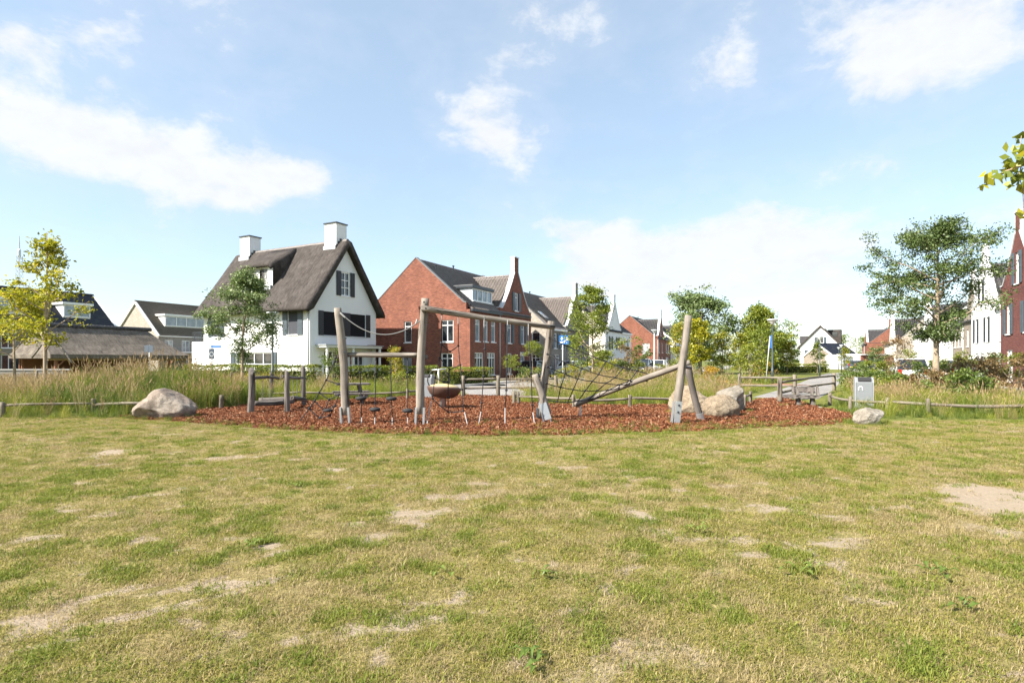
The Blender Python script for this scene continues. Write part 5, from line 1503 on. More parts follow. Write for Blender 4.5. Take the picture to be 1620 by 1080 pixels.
    nd = {k: P(x, y, d) for k, (x, y) in {'a': (531, 566), 'b': (516, 601), 'c': (505, 621), 'e': (497.6, 634), 'f': (489, 646), 'g': (473, 662), 'h': (536, 607), 'i': (520.5, 631.6), 'j': (536, 624), 'k': (513.7, 649.5), 'l': (505.7, 661), 'm': (521.7, 657), 'n': (530, 641.5)}.items()}
    nd['g'].z = .0
    net('rope_web', [('a', 'b'), ('b', 'c'), ('c', 'e'), ('e', 'f'), ('f', 'g'), ('b', 'h'), ('c', 'i'), ('i', 'j'), ('i', 'k'), ('e', 'k'), ('f', 'l'), ('l', 'm'), ('m', 'n'), ('n', 'j'), ('k', 'l'), ('k', 'n')], nd, .013, .032)
    r = MB(); r.lathe([(.03, -.04), (.11, -.045), (.13, 0), (.03, .03)], P(519, 648, 13.9), 12); wb(r, 'step_disc', M['rubber'], T, True)
build_frame()

def build_log_bridge():
    T = empty('balance_log_bridge', G(396, 654), 0, 'low balance bridge of four grey posts and hanging logs beside the left boulder', 'play equipment')
    p = []
    for (x, y, ty, r) in ((396, 654, 583, .092), (430, 634, 589, .085), (455, 653, 585, .074), (480, 642, 578, .072)):
        b = G(x, y); t = P(x + (2 if x == 396 else 0), ty, b.y); log('post', b - Vector((0, 0, .05)), t, r, r * .93, 'wood_grey', T, top='slant'); p.append((b, t))
    dA = p[0][0].y; dB = p[1][0].y
    log('rail', P(399, 598, dA), P(441, 598.5, dB - 1.2), .048, .044, 'wood_grey', T, bend=.02)
    log('rail', P(446, 595, 16.4), P(479, 597.5, 17.9), .044, .04, 'wood_grey', T, bend=.03)
    log('hanging_log', P(402, 638, 16.3), P(464, 634, 17.2), .07, .085, 'wood_grey', T, bend=.02)
    log('hanging_log', P(410, 634, 17.3), P(470, 630.5, 17.6), .10, .085, 'wood_grey', T, bend=.02)
    log('hanging_log', P(462, 629, 17.0), P(483, 632, 18.0), .065, .06, 'wood_grey', T)
    for (x, y0, y1, d) in ((415, 602, 633, 16.8), (427, 602, 633, 17.2), (463, 600, 629, 17.2), (470, 600, 630, 17.5)):
        r = MB(); r.tube([P(x, y0, d), P(x, y1, d)], .008, 6); wb(r, 'rope', M['rope_pale'], T)
build_log_bridge()

def build_dish():
    c = G(699, 650); c.y = 17.6; c.x = (700.5 - 810) / 900 * 17.6; c.z = 0
    T = empty('spinning_dish', c, 0, 'brown spinning dish on a grey steel pedestal behind the rope web', 'play equipment')
    b = MB(); b.lathe([(.10, 0), (.10, .30), (.13, .34), (.16, .36)], (0, 0, 0), 16); b.build('pedestal', M['steel'], T, True)
    b = MB()
    prof = [(.14, .33), (.30, .36), (.44, .46), (.52, .60), (.535, .66), (.52, .685), (.48, .67)]
    b.lathe(prof, (0, 0, 0), 30); o = b.build('bowl', M['rust'], T, True); o.rotation_euler = (R(-3), R(4), 0)
    b = MB(); b.lathe([(.49, .672), (.40, .72), (.22, .77), (.02, .785)], (0, 0, 0), 30); o = b.build('sloping_top', M['sand'], T, True); o.rotation_euler = (R(-3), R(4), 0)
    b = MB(); b.tube([(-.13, 0, .70), (-.13, 0, 1.22)], .025, 8); b.tube([(-.34, .0, 1.2), (.12, .0, 1.24)], .022, 8); b.build('grip', M['steel'], T, True)
    for s in (-1, 1):
        b = MB(); pts = [(-.13 + s * (.18 + .16 * math.sin(math.pi * i / 10)), 0, 1.2 - .62 * i / 10) for i in range(11)]; b.tube(pts, .018, 8); b.build('grip_hoop', M['rope'], T, True)
    T2 = None
build_dish()

# boulders
def boulder(name, c, sx, sy, sz, mat, label, seed, cuts, rz=0.0, group='boulders round the playground', tilt=0.0, facets=9):
    bm = bmesh.new(); bmesh.ops.create_icosphere(bm, subdivisions=5, radius=1)
    rng = random.Random(seed)
    planes = [(Vector(n).normalized(), d) for n, d in cuts]
    for i in range(facets):
        n = Vector((rng.uniform(-1, 1), rng.uniform(-1, 1), rng.uniform(-.3, 1))).normalized(); planes.append((n, rng.uniform(.78, .95)))
    for v in bm.verts:
        p = v.co.copy()
        for n, d in planes:
            q = p.dot(n) - d
            if q > 0: p -= n * q * .95
        s = Vector((seed * 3.7, seed, 0))
        p += p.normalized() * (noise.noise(p * 1.6 + s) * .09 + noise.noise(p * 4.5 + s) * .055 - abs(noise.noise(p * 3.1 + s)) * .045 + noise.noise(p * 11 + s) * .018)
        v.co = Vector((p.x * sx, p.y * sy, p.z * sz))
    me = bpy.data.meshes.new(name); bm.to_mesh(me); bm.free()
    me.polygons.foreach_set('use_smooth', [True] * len(me.polygons))
    o = link(name, me, M[mat]); zmin = min(v.co.z for v in me.vertices)
    o.location = (c[0], c[1], c[2] - zmin - sz * .16); o.rotation_euler = (0, tilt, rz)
    return tag(o, label, 'boulder', group)
boulder('boulder', G(260, 661), .76, .58, .52, 'stone_warm', 'large warm grey boulder at the left end of the bark bed', 3, [((-.75, -.35, .55), .72), ((.55, -.1, .83), .70), ((.1, -.9, .35), .75), ((0, 0, -1), .6), ((-.2, -.8, -.6), .7)], 0.1, tilt=.06)
boulder('boulder', G(1092, 653), .62, .55, .50, 'stone_tan', 'tan boulder behind the right A-frame of the climbing frame', 5, [((-.8, -.3, .5), .66), ((.6, -.2, .75), .7), ((0, 0, -1), .6)], .3, facets=4)
boulder('boulder', G(1139, 658), .50, .42, .385, 'stone_tan', 'low rounded tan boulder in the middle of the right-hand three', 8, [((-.3, -.4, .9), .82), ((0, 0, -1), .6)], -.2, facets=2)
boulder('boulder', G(1158, 651), .50, .45, .50, 'stone_pale', 'pale-topped boulder at the right of the right-hand three', 12, [((-.3, -.2, 1), .82), ((.8, -.3, .3), .72), ((.4, -.9, -.3), .55), ((0, 0, -1), .65)], .4, facets=4)
boulder('boulder', G(1374, 671), .37, .26, .255, 'stone_pale', 'small pale boulder in front of the litter bin', 17, [((.3, -.5, .8), .78), ((-.7, -.3, .5), .8), ((.8, -.2, -.6), .5), ((0, 0, -1), .7)], .1, tilt=-.12, facets=4)

# litter bins
def litter_bin(c, rz, label, h=1.0, w=.48, d=.42):
    T = empty('litter_bin', c, rz, label, 'litter bin', 'litter bins')
    T.rotation_euler = (0, 0, rz)
    hw, hd = w / 2, d / 2
    prof = [(-hd, .02), (hd, .02), (hd, h - .16), (hd - .14, h), (-hd + .08, h), (-hd - .015, h - .15), (-hd - .015, h - .2)]
    def slab(x0, x1, inset, nm, mat):
        pl = [Vector((x0, y * (1 - inset), .02 + (z - .02) * (1 - inset * .15))) for y, z in prof]
        b = MB(); b.prism(pl, (x1 - x0, 0, 0)); return b.build(nm, M[mat], T, bevel=.012)
    taper = MB()
    slab(-hw + .03, hw - .03, .05, 'body', 'bin_grey')
    for x0, x1 in ((-hw, -hw + .028), (hw - .028, hw)): slab(x0, x1, 0, 'side_plate', 'bin_pale')
    y0, z0, y1, z1 = -hd - .015, h - .15, -hd + .08, h
    a = Vector((0, y0 * .95, z0)); b_ = Vector((0, y1 * .95, z1)); t = (b_ - a)
    n = Vector((0, -t.z, t.y)).normalized()
    b = MB(); b.bar(a + t * .12 + n * .02, a + t * .85 + n * .02, w * .7, .02, n); b.build('slot', M['rubber'], T)
    b = MB()
    pts = [(-.1 + .05 * math.cos(q) , -hd * .95 - .008, h * .66 + .06 * math.sin(q)) for q in [i * math.pi / 8 for i in range(9)]]
    pts = [(-.15, -hd - .006, h * .60)] + [(x, -hd - .006, z) for x, y, z in reversed(pts)] + [(-.05, -hd - .006, h * .60)]
    b.tube(pts, .012, 6); b.build('emblem', M['white'], T)
    b = MB(); b.box(-.12, -.1, -.02, .12, .1, .019); b.build('base_plate', M['steel'], T)
    return T
litter_bin(((1366 - 810) / 900 * 17.2, 17.2, 0), R(-24), 'light grey litter bin behind the small pale boulder', 1.0)
litter_bin((-3.35, 22.6, 0), R(-14), 'grey litter bin half hidden behind the tall post and spinning dish', .95)

# heavy timber bench and picnic table
def bench():
    c = Vector((G(1277, 640).x + .0, 18.6, 0)); c.x = (1272 - 810) / 900 * 18.6
    T = empty('park_bench', c, R(-18), 'heavy grey split-log bench with backrest beside the path gate', 'bench'); m = 'wood_grey'
    def plank(nm, x0, x1, y0, y1, z0, z1, seed, rot=None):
        b = MB(); n = 12; rng = random.Random(seed)
        ring = []
        for i in range(n + 1):
            x = x0 + (x1 - x0) * i / n; e = rng.uniform(-.025, .025); e2 = rng.uniform(-.02, .02)
            ring.append([(x, y0 + e, z0), (x, y1 + e2, z0), (x, y1 + e2 * .6, z1 + e2 * .3), (x, y0 + e * .8, z1 + e * .3)])
        for i in range(n):
            a, d = ring[i], ring[i + 1]
            for k in range(4): b.quad(a[k], a[(k + 1) % 4], d[(k + 1) % 4], d[k])
        b.quad(*ring[0]); b.quad(*ring[-1])
        me = b.mesh(nm)
        bm = bmesh.new(); bm.from_mesh(me); bmesh.ops.remove_doubles(bm, verts=bm.verts, dist=.0005); bm.to_mesh(me); bm.free()
        # grain runs along z in the wood material: turn the plank's own axis
        me.transform(Matrix.Rotation(R(-90), 4, 'Y'))
        o = link(nm, me, M[m], T); o.matrix_local = (rot or Matrix()) @ Matrix.Rotation(R(90), 4, 'Y')
        mod = o.modifiers.new('bevel', 'BEVEL'); mod.width = .018; mod.segments = 2; mod.limit_method = 'ANGLE'
        return o
    plank('seat', -.78, .52, -.30, .22, .36, .47, 1)
    plank('backrest', -.40, .48, .20, .28, .60, .86, 2, Matrix.Translation((0, .08, 0)) @ Matrix.Rotation(R(-10), 4, 'X'))
    for x in (-.22, .32):
        b = MB(); b.hexa([(x - .09, -.2, 0), (x + .09, -.2, 0), (x + .09, .22, 0), (x - .09, .22, 0), (x - .07, -.14, .359), (x + .07, -.14, .359), (x + .07, .16, .359), (x - .07, .16, .359)]); b.build('leg', M[m], T, bevel=.02)
        b = MB(); b.hexa([(x - .05, .06, .472), (x + .05, .06, .472), (x + .05, .2, .472), (x - .05, .2, .472), (x - .06, .15, .8), (x + .06, .15, .8), (x + .06, .21, .8), (x - .06, .21, .8)]); b.build('back_support', M[m], T, bevel=.015)
    b = MB(); b.hexa([(.49, -.12, .472), (.57, -.12, .472), (.57, .24, .472), (.49, .24, .472), (.50, .18, .86), (.57, .18, .86), (.57, .32, .86), (.50, .32, .86)]); b.build('end_plank', M[m], T, bevel=.015)
    b = MB(); b.box(-.5, -.35, -.05, .62, .4, .017); b.build('base_slab', M['hardstone'], T)
    T.scale = (.78, .78, .78)
bench()

def picnic():
    c = Vector(((558 - 810) / 900 * 19.2, 19.2, 0))
    T = empty('picnic_table', c, R(20), 'small grey timber picnic table with attached seats behind the leaning post', 'picnic table'); m = M['wood_grey']
    for i in range(4):
        b = MB(); b.box(-.55, -.34 + i * .175, .68, .55, -.34 + i * .175 + .165, .74); b.build('top_plank', m, T, bevel=.01)
    for s in (-1, 1):
        for i in range(2):
            b = MB(); y = s * (.62 + i * .15); b.box(-.62, y - .07, .38, .62, y + .07, .44); b.build('seat_plank', m, T, bevel=.01)
        b = MB(); b.hexa([(s * .34 - .06, -.16, 0), (s * .34 + .06, -.16, 0), (s * .34 + .06, .16, 0), (s * .34 - .06, .16, 0), (s * .2 - .06, -.16, .679), (s * .2 + .06, -.16, .679), (s * .2 + .06, .16, .679), (s * .2 - .06, .16, .679)]); b.build('leg', m, T)
        b = MB(); b.bar((s * .38, -.82, .335), (s * .38, .82, .335), .1, .085); b.build('cross_beam', m, T)
    b = MB(); b.box(-.9, -.9, -.05, .9, .9, .011); b.build('base_slab', M['hardstone'], T)
picnic()

# low round-rail fences
def low_fence(label, posts, group='low round-rail fences', ph=.43, pr=.058, rr=.038, rz=.30, mat='wood_rail', skip=(), ends=(True, True)):
    base = Vector((posts[0][0], posts[0][1], 0))
    T = empty('rail_fence', base, 0, label, 'fence', group)
    rng = random.Random(len(label) + int(posts[0][0] * 10))
    ps = [Vector((p[0], p[1], 0)) for p in posts]
    for i, p in enumerate(ps):
        if (i == 0 and not ends[0]) or (i == len(ps) - 1 and not ends[1]): continue
        z = ph * rng.uniform(.92, 1.08); log('post', p - Vector((0, 0, .05)), p + Vector((rng.uniform(-.02, .02), 0, z)), pr, pr * .95, mat, T, n=10, segs=4)
    for i in range(len(ps) - 1):
        if i in skip: continue
        a, c = ps[i].copy(), ps[i + 1].copy(); d = (c - a).normalized()
        z0, z1 = rz + rng.uniform(-.03, .03), rz + rng.uniform(-.03, .03)
        log('rail', a + d * pr * .8 + Vector((0, 0, z0)), c - d * pr * .8 + Vector((0, 0, z1)), rr * rng.uniform(.9, 1.1), rr * rng.uniform(.9, 1.1), mat, T, n=10, segs=10, bend=.018)
    return T
low_fence('low rail fence in front of the tall grass at the left edge', [(-17.6, 15.3), G(4, 660), G(148, 656), (-9.35, 15.75)])
low_fence('low rail fence curving behind the balance bridge and picnic table', [(-8.9, 17.4), G(343, 634), G(368, 634), G(478, 634), (-4.05, 22.0), (-3.3, 23.1)])
low_fence('low rail fence behind the climbing net', [G(813, 640), G(820, 640), G(857, 643), G(908, 646), G(997, 645.5), (7.4, 18.1), G(1187, 638)])
low_fence('low rail fence behind and left of the grey litter bin', [G(1313, 641), G(1345, 648), G(1405, 653), ], rr=.042)
low_fence('low rail fence running out of the right edge', [G(1409, 653), G(1468, 657), (13.75, 14.9), (17.5, 14.6)], ends=(False, True), rr=.044)

def gate_fence(label, posts, h=.88, r=.075):
    base = Vector((posts[0][0], posts[0][1], 0)); T = empty('two_rail_fence', base, 0, label, 'fence', 'two-rail gate fences')
    ps = [Vector((p[0], p[1], 0)) for p in posts]
    for p in ps: log('post', p - Vector((0, 0, .05)), p + Vector((0, 0, h)), r * 1.15, r * 1.05, 'wood_rail', T, n=12, segs=5)
    for a, c in zip(ps, ps[1:]):
        d = (c - a).normalized()
        for z in (.72, .36): log('rail', a + d * r * .8 + Vector((0, 0, z)), c - d * r * .8 + Vector((0, 0, z + .02)), .048, .044, 'wood_rail', T, n=10, segs=8, bend=.004)
gate_fence('two-rail gate fence in front of the red brick house', [G(733, 628), G(788, 627), G(879, 627)])
gate_fence('two-rail chicane fence left of the path, behind the boulders', [G(1170, 621.5), G(1257, 624)])
gate_fence('two-rail chicane fence behind the heavy bench', [G(1234, 637), G(1320, 618)])

# ------------------------------------------------------------------ trees, shrubs, hedges
def leaf_mesh(name, C, size, rng, tint, up=.5, aspect=.55, fold=.18):
    """Diamond leaves at centres C (n,3)."""
    n = len(C)
    d = rng.normal(0, 1, (n, 3)); d[:, 2] -= .35; d /= np.linalg.norm(d, axis=1)[:, None]
    nn = rng.normal(0, 1, (n, 3)); nn[:, 2] += up * 2.2; s = np.cross(d, nn); s /= (np.linalg.norm(s, axis=1)[:, None] + 1e-9)
    nn = np.cross(s, d)
    l = size * rng.uniform(.6, 1.3, n)[:, None]; w = l * aspect
    V = np.stack([C - d * l * .5, C + s * w * .5 + nn * l * fold, C + d * l * .5, C - s * w * .5 + nn * l * fold], 1).reshape(-1, 3)
    F = np.arange(4 * n).reshape(n, 4)
    return np_mesh(name, V, F, {'rnd': np.repeat(np.clip(tint, 0, 1), 4)})

PROF = {
    'oval': lambda f: math.sin(math.pi * min(1, (f * .92 + .08))) ** .7,
    'cone': lambda f: (1 - f) ** .8 * (.35 + .65 * min(1, f * 5)) + .06,
    'wide': lambda f: (math.sin(math.pi * (f * .85 + .15)) ** .6) * (1.0 if f < .8 else .8),
    'dome': lambda f: math.sqrt(max(.05, 1 - (f - .12) ** 2 * 1.1)),
}
def tree(name, label, base, h, lo, rad, leaf, leafs, n_leaf, seed, bark='bark_grey', tr=.09, limbs=16, shape='oval', clus=.22, up=(.35, .9), cat='tree', group=None, lean=(0, 0), stem=True, multi=1, tintbias=0.0, twigs=5, droop=0.0):
    """Tapered trunk with limbs; leaves set in clumps at the twig ends."""
    rr = random.Random(seed); g = np.random.default_rng(seed)
    T = empty(name, base, rr.uniform(0, 6.28), label, cat, group)
    mb = MB(); clusters = []
    prof = PROF[shape]
    def curve(p0, d, L, bend, n, upk):
        pts = [Vector(p0)]; d = Vector(d).normalized()
        for i in range(n):
            d = (d + Vector((rr.gauss(0, bend), rr.gauss(0, bend), rr.gauss(0, bend) + upk))).normalized(); pts.append(pts[-1] + d * L / n)
        return pts
    inv = Matrix.Rotation(-T.rotation_euler[2], 3, 'Z')
    ln = inv @ Vector((lean[0], lean[1], 0))
    for s in range(multi):
        off = Vector((rr.uniform(-.15, .15), rr.uniform(-.15, .15), 0)) * (multi > 1)
        n = 10; tp = []
        wob = (rr.uniform(0, 6), rr.uniform(0, 6))
        for i in range(n + 1):
            t = i / n
            tp.append(off * (1 + 3 * t) + Vector((math.sin(t * 4 + wob[0]) * .018 * h * t, math.sin(t * 3.3 + wob[1]) * .018 * h * t, h * .96 * t)) + ln * h * t * t)
        mb.tube(tp, [tr * (1.15 if i == 0 else 1) * (1 - .93 * (i / n) ** .85) + .004 for i in range(n + 1)], 9)
        tpt = lambda f: tp[min(n - 1, int(f * n))].lerp(tp[min(n, int(f * n) + 1)], f * n - int(f * n))
        nl = max(3, limbs // multi)
        for i in range(nl):
            f = (i + rr.uniform(.1, .9)) / nl
            ft = lo + (1 - lo) * f * .97
            az = i * 2.4 + rr.uniform(-.5, .5); el = rr.uniform(*up) * (.75 + .5 * f)
            L = max(.12, rad * prof(f) * rr.uniform(.75, 1.2))
            p0 = tpt(min(.97, max(.05, ft - .05)))
            d = Vector((math.cos(az) * math.cos(el), math.sin(az) * math.cos(el), math.sin(el)))
            r0 = tr * (1 - .85 * ft) * .5 + .004
            lp = curve(p0, d, L, .12, 6, .05 - droop * .12)
            mb.tube(lp, [r0 * (1 - .85 * k / 6) + .002 for k in range(7)], 5, False)
            for k in range(twigs):
                q = rr.uniform(.3, 1); b = lp[min(5, int(q * 6))].lerp(lp[min(6, int(q * 6) + 1)], .5)
                a2 = az + rr.uniform(-1.2, 1.2); e2 = rr.uniform(-.3 - droop, .8)
                tw = curve(b, (math.cos(a2) * math.cos(e2), math.sin(a2) * math.cos(e2), math.sin(e2)), L * rr.uniform(.2, .45) + .08, .2, 3, -.05 * droop)
                mb.tube(tw, [r0 * .35 * (1 - .7 * z / 3) + .0015 for z in range(4)], 4, False)
                clusters += [(tw[-1], 1.0), (tw[2], .8)]
            clusters += [(lp[-1], 1.0), (lp[-2], .8), (lp[-3], .5)]
        clusters += [(tp[-1], .8), (tp[-2], .6)]
    mb.build('trunk', M[bark], T, True, fix=False)
    w = np.array([c[1] * rr.choice((.25, .7, 1.2, 1.8)) for c in clusters]); w /= w.sum()
    cnt = g.multinomial(n_leaf, w)
    C, tint = [], []
    for (p, _), k in zip(clusters, cnt):
        if not k: continue
        sg = clus * rr.uniform(.6, 1.3)
        pts = np.clip(g.normal(0, .75, (k, 3)), -1.5, 1.5) * np.array([sg, sg, sg * .55]) + np.array(p)
        C.append(pts); tint.append(np.clip(g.normal(.5 + tintbias + rr.uniform(-.16, .16), .17, k), 0, 1))
    me = leaf_mesh('crown', np.concatenate(C), leafs, g, np.concatenate(tint))
    link('crown', me, M[leaf], T)
    return T

def at(px, d, z=0.0): return Vector(((px - 810) / 900 * d, d, z))

TL = tree('maple_tree', 'young yellow-green tree with props at the left, tallest of the left pair', at(72, 19.5, .45), 5.65, .30, 1.75, 'leaf_yellow', .125, 3000, 31, 'bark_tan', .075, 20, 'cone', .17, (.35, .95), tintbias=-.12, twigs=4)
tree('maple_tree', 'smaller yellow-green tree cut by the left edge', at(23, 21.5, .4), 3.6, .36, 1.3, 'leaf_yellow', .125, 2900, 35, 'bark_tan', .055, 12, 'dome', .24, (.3, .9), tintbias=-.08)
# props of the staked tree
def stakes():
    b = at(72, 19.5, .45)
    for nm, p0, p1, lab in (('tree_prop', P(79, 527, 19.4), P(114, 574, 18.9), 'slanting timber prop right of the staked yellow tree'), ('tree_prop', P(66, 545, 19.4), P(50, 566, 19.2), 'short timber prop left of the staked yellow tree')):
        p1 = p1.copy(); o = log(nm, p1 - (p0 - p1).normalized() * .0, p0, .03, .028, 'wood_rail', None, n=8, segs=4); tag(o, lab, 'tree stake')
    for x, dd, sd in ((58, 19.3, 'left'), (92, 19.6, 'right')):
        o = log('tree_stake', at(x, dd, .1), P(x, 586, dd), .05, .045, 'wood_rail', None, n=8, segs=4); tag(o, 'short round stake %s of the foot of the propped yellow tree' % sd, 'tree stake', 'stakes of the yellow tree')
stakes()
tree('ash_tree', 'young grey-green tree in front of the thatched house', at(384, 27), 6.1, .30, 2.0, 'leaf_grey', .105, 15000, 44, 'bark_tan', .075, 22, 'cone', .25, (.3, .9), twigs=6, tintbias=.06, lean=(.02, 0))
for x, dd, sd in ((366, 27, 'left'), (397, 26.7, 'right')):
    o = log('tree_stake', at(x, dd), P(x, 588, dd), .05, .045, 'wood_grey', None, n=8, segs=4); tag(o, 'short round stake %s of the grey-green tree trunk' % sd, 'tree stake', 'stakes of the grey-green tree')
tree('lime_tree', 'young round-crowned green tree right of the blue sign', at(938, 33), 6.3, .24, 2.0, 'leaf_lime', .12, 9000, 43, 'bark_tan', .08, 26, 'cone', .26, (.2, .75), twigs=6, tintbias=-.05)
tree('ash_tree', 'large dark green spreading tree on the right', at(1481, 24), 7.6, .34, 2.25, 'leaf_dark', .105, 25000, 46, 'bark_tan', .15, 30, 'oval', .28, (.05, .8), twigs=6, droop=.25, lean=(-.01, 0))
tree('ball_tree', 'clipped ball tree left of the brick house door', at(807, 40), 1.85, .55, .55, 'leaf_lime', .07, 2600, 51, 'bark_grey', .035, 16, 'dome', .14, (-.3, 1.0), tintbias=.05)
tree('ball_tree', 'taller clipped ball tree beside the right timber post', at(843, 40.5), 2.9, .68, .62, 'leaf_lime', .07, 3000, 52, 'bark_grey', .035, 16, 'dome', .15, (-.4, 1.0))
tree('rowan_tree', 'small ochre-leaved tree between the thatched and brick houses', at(626, 33), 2.35, .28, .55, 'leaf_mixed', .085, 1500, 53, 'bark_tan', .03, 14, 'oval', .15, tintbias=.2)
# trees along the street on the right
tree('oak_tree', 'tallest dark green tree right of the distant brick house', at(1108, 62), 8.9, .16, 4.2, 'leaf_grey', .27, 13500, 61, 'bark_grey', .2, 30, 'oval', .5, (.2, .9), twigs=6, tintbias=.05)
tree('oak_tree', 'second dark green tree behind the tall street lamp', at(1203, 60), 7.8, .14, 3.4, 'leaf_lime', .24, 11500, 62, 'bark_grey', .16, 26, 'cone', .5, (.2, .9), twigs=6, tintbias=.06)
tree('oak_tree', 'dark green tree right of the tall street lamp', at(1224, 66), 5.0, .1, 1.5, 'leaf_dark', .28, 4200, 63, 'bark_grey', .12, 24, 'oval', .5, (.2, .9))
tree('birch_tree', 'bright yellow tree right of the tall pointed A-frame post', at(1106, 42), 4.7, .30, 1.1, 'leaf_yellow', .18, 4200, 64, 'bark_grey', .06, 20, 'oval', .22, tintbias=-.15)
tree('birch_tree', 'thin yellow-green tree behind the right-hand boulders', at(1142, 43), 3.9, .30, .95, 'leaf_mixed', .13, 2600, 65, 'bark_grey', .05, 18, 'oval', .22)
tree('birch_tree', 'yellow-green tree with an ochre top left of the two-rail chicane', at(1171, 40), 3.6, .22, .85, 'leaf_mixed', .12, 2600, 66, 'bark_grey', .05, 18, 'cone', .2)
tree('birch_tree', 'leafy lime-green tree behind the chicane fence', at(1186, 38), 2.6, .10, .95, 'leaf_lime', .11, 3000, 67, 'bark_grey', .045, 18, 'oval', .2, tintbias=.1)
tree('birch_tree', 'slim light green tree behind the tall street lamp', at(1203, 46), 4.3, .2, 1.1, 'leaf_lime', .14, 3000, 68, 'bark_grey', .05, 18, 'oval', .24, tintbias=-.1)
tree('birch_tree', 'ochre tree in the shade left of the yellow tree', at(1078, 50), 5.0, .25, 1.2, 'leaf_mixed', .15, 3000, 69, 'bark_grey', .06, 18, 'oval', .26, tintbias=.12)
tree('birch_tree', 'small yellow tree left of the far white house', at(1245, 62), 3.9, .25, .9, 'leaf_mixed', .16, 2000, 70, 'bark_grey', .06, 16, 'oval', .26, tintbias=.1)
tree('birch_tree', 'small dark tree left of the far white house gable', at(1254, 90), 5.0, .2, 1.1, 'leaf_green', .2, 2400, 71, 'bark_grey', .08, 16, 'oval', .34)
tree('street_tree', 'small green tree in front of the far white house', at(1293, 60), 3.7, .25, .85, 'leaf_lime', .13, 2000, 72, 'bark_grey', .045, 16, 'cone', .18, tintbias=-.1)
tree('street_tree', 'small tree beside the dark-roofed house', at(1337, 80), 3.6, .2, 1.0, 'leaf_mixed', .15, 1500, 73, 'bark_grey', .05, 12, 'cone', .24)
tree('street_tree', 'round dark green bush tree in front of the far red house', at(1388, 75), 3.1, .15, 1.3, 'leaf_dark', .16, 2200, 74, 'bark_grey', .05, 14, 'dome', .28, tintbias=.1)
tree('street_tree', 'sparse dry-leaved young tree left of the right tree', at(1420, 30), 2.9, .25, .75, 'leaf_rust', .10, 1100, 75, 'bark_grey', .03, 16, 'oval', .2, tintbias=.2)
tree('street_tree', 'yellow-green bush tree right of the dry-leaved young tree', at(1437, 38), 2.2, .1, .7, 'leaf_lime', .1, 1500, 76, 'bark_grey', .03, 14, 'dome', .2)
for i, (px, d, h, w_, lab) in enumerate(((1325, 230, 12, 6, 'far pale green tree above the dark-roofed house'), (1372, 240, 11, 6, 'far pale green tree left of the far red house'), (288, 130, 7, 4, 'far tree behind the grey-beige house'), (172, 150, 9, 5, 'far tree behind the terrace end'))):
    tree('far_tree', lab, at(px, d), h, .1, w_, 'leaf_mixed', .6, 1600, 80 + i, 'bark_grey', .2, 20, 'oval', .9, tintbias=-.2)

# the near tree on the right, whose branch hangs into the picture
def near_tree():
    T = empty('overhanging_tree', (8.2, 6.4, 0), 0, 'branch with yellow-green leaves hanging in at the upper right edge', 'tree')
    mb = MB(); rr = random.Random(90); g = np.random.default_rng(90)
    mb.tube([(0, 0, 0), (.05, .03, 1.2), (-.02, .05, 2.6), (.06, 0, 4.2), (0, .1, 5.6)], [.13, .11, .09, .06, .02], 10)
    C = []
    W_ = lambda p: Vector(p) - Vector((8.2, 6.4, 0))
    limbs = [([W_((8.2, 6.4, 2.4)), W_((7.2, 6.1, 3.0)), W_((6.2, 5.95, 3.45)), W_(P(1640, 235, 5.9)), W_(P(1616, 262, 5.85)), W_(P(1590, 272, 5.85)), W_(P(1560, 290, 5.85))], 1)]
    for i in range(12):
        az = rr.uniform(-.9, 1.2) if i else 0; z = rr.uniform(2.3, 5.2); L = rr.uniform(1.0, 2.0)
        p = Vector((0, 0, z)); q = p + Vector((math.cos(az) * L, math.sin(az) * L, rr.uniform(.2, .8))); limbs.append(([p, p.lerp(q, .5) + Vector((0, 0, .12)), q], 0))
    for pts, main in limbs:
        mb.tube(pts, [.03 * (1 - .8 * k / (len(pts) - 1)) + .003 for k in range(len(pts))], 6)
        if not main:
            for k in range(46): t = rr.uniform(.3, 1.05); C.append(pts[0].lerp(pts[-1], t) + Vector((rr.gauss(0, .22), rr.gauss(0, .22), rr.gauss(0, .16))))
    for (x, y) in ((1560, 296), (1574, 272), (1568, 288), (1582, 285), (1592, 280), (1596, 268), (1600, 256), (1606, 262), (1612, 250), (1607, 240), (1614, 232), (1609, 222), (1618, 215), (1616, 274), (1610, 288), (1604, 276), (1616, 296), (1622, 285), (1590, 272), (1613, 260), (1620, 240), (1626, 300), (1630, 225), (1619, 345)):
        c = W_(P(x, y, 5.85 + rr.uniform(-.15, .15))); C.append(c)
        for _ in range(rr.choice((1, 2, 3))): C.append(c + Vector((rr.gauss(0, .04), rr.gauss(0, .06), rr.gauss(0, .04))))
    mb.tube([W_(P(1616, 262, 5.85)), W_(P(1612, 240, 5.85)), W_(P(1616, 215, 5.85))], [.006, .005, .003], 5)
    mb.tube([W_(P(1616, 262, 5.85)), W_(P(1612, 278, 5.85)), W_(P(1618, 300, 5.85)), W_(P(1620, 340, 5.85))], [.006, .005, .004, .003], 5)
    mb.build('trunk', M['bark_tan'], T, True, fix=False)
    link('crown', leaf_mesh('crown', np.array([tuple(c) for c in C]), .125, g, np.clip(g.normal(.5, .2, len(C)), 0, 1), .4, .62, .10), M['leaf_mixed'], T)
near_tree()

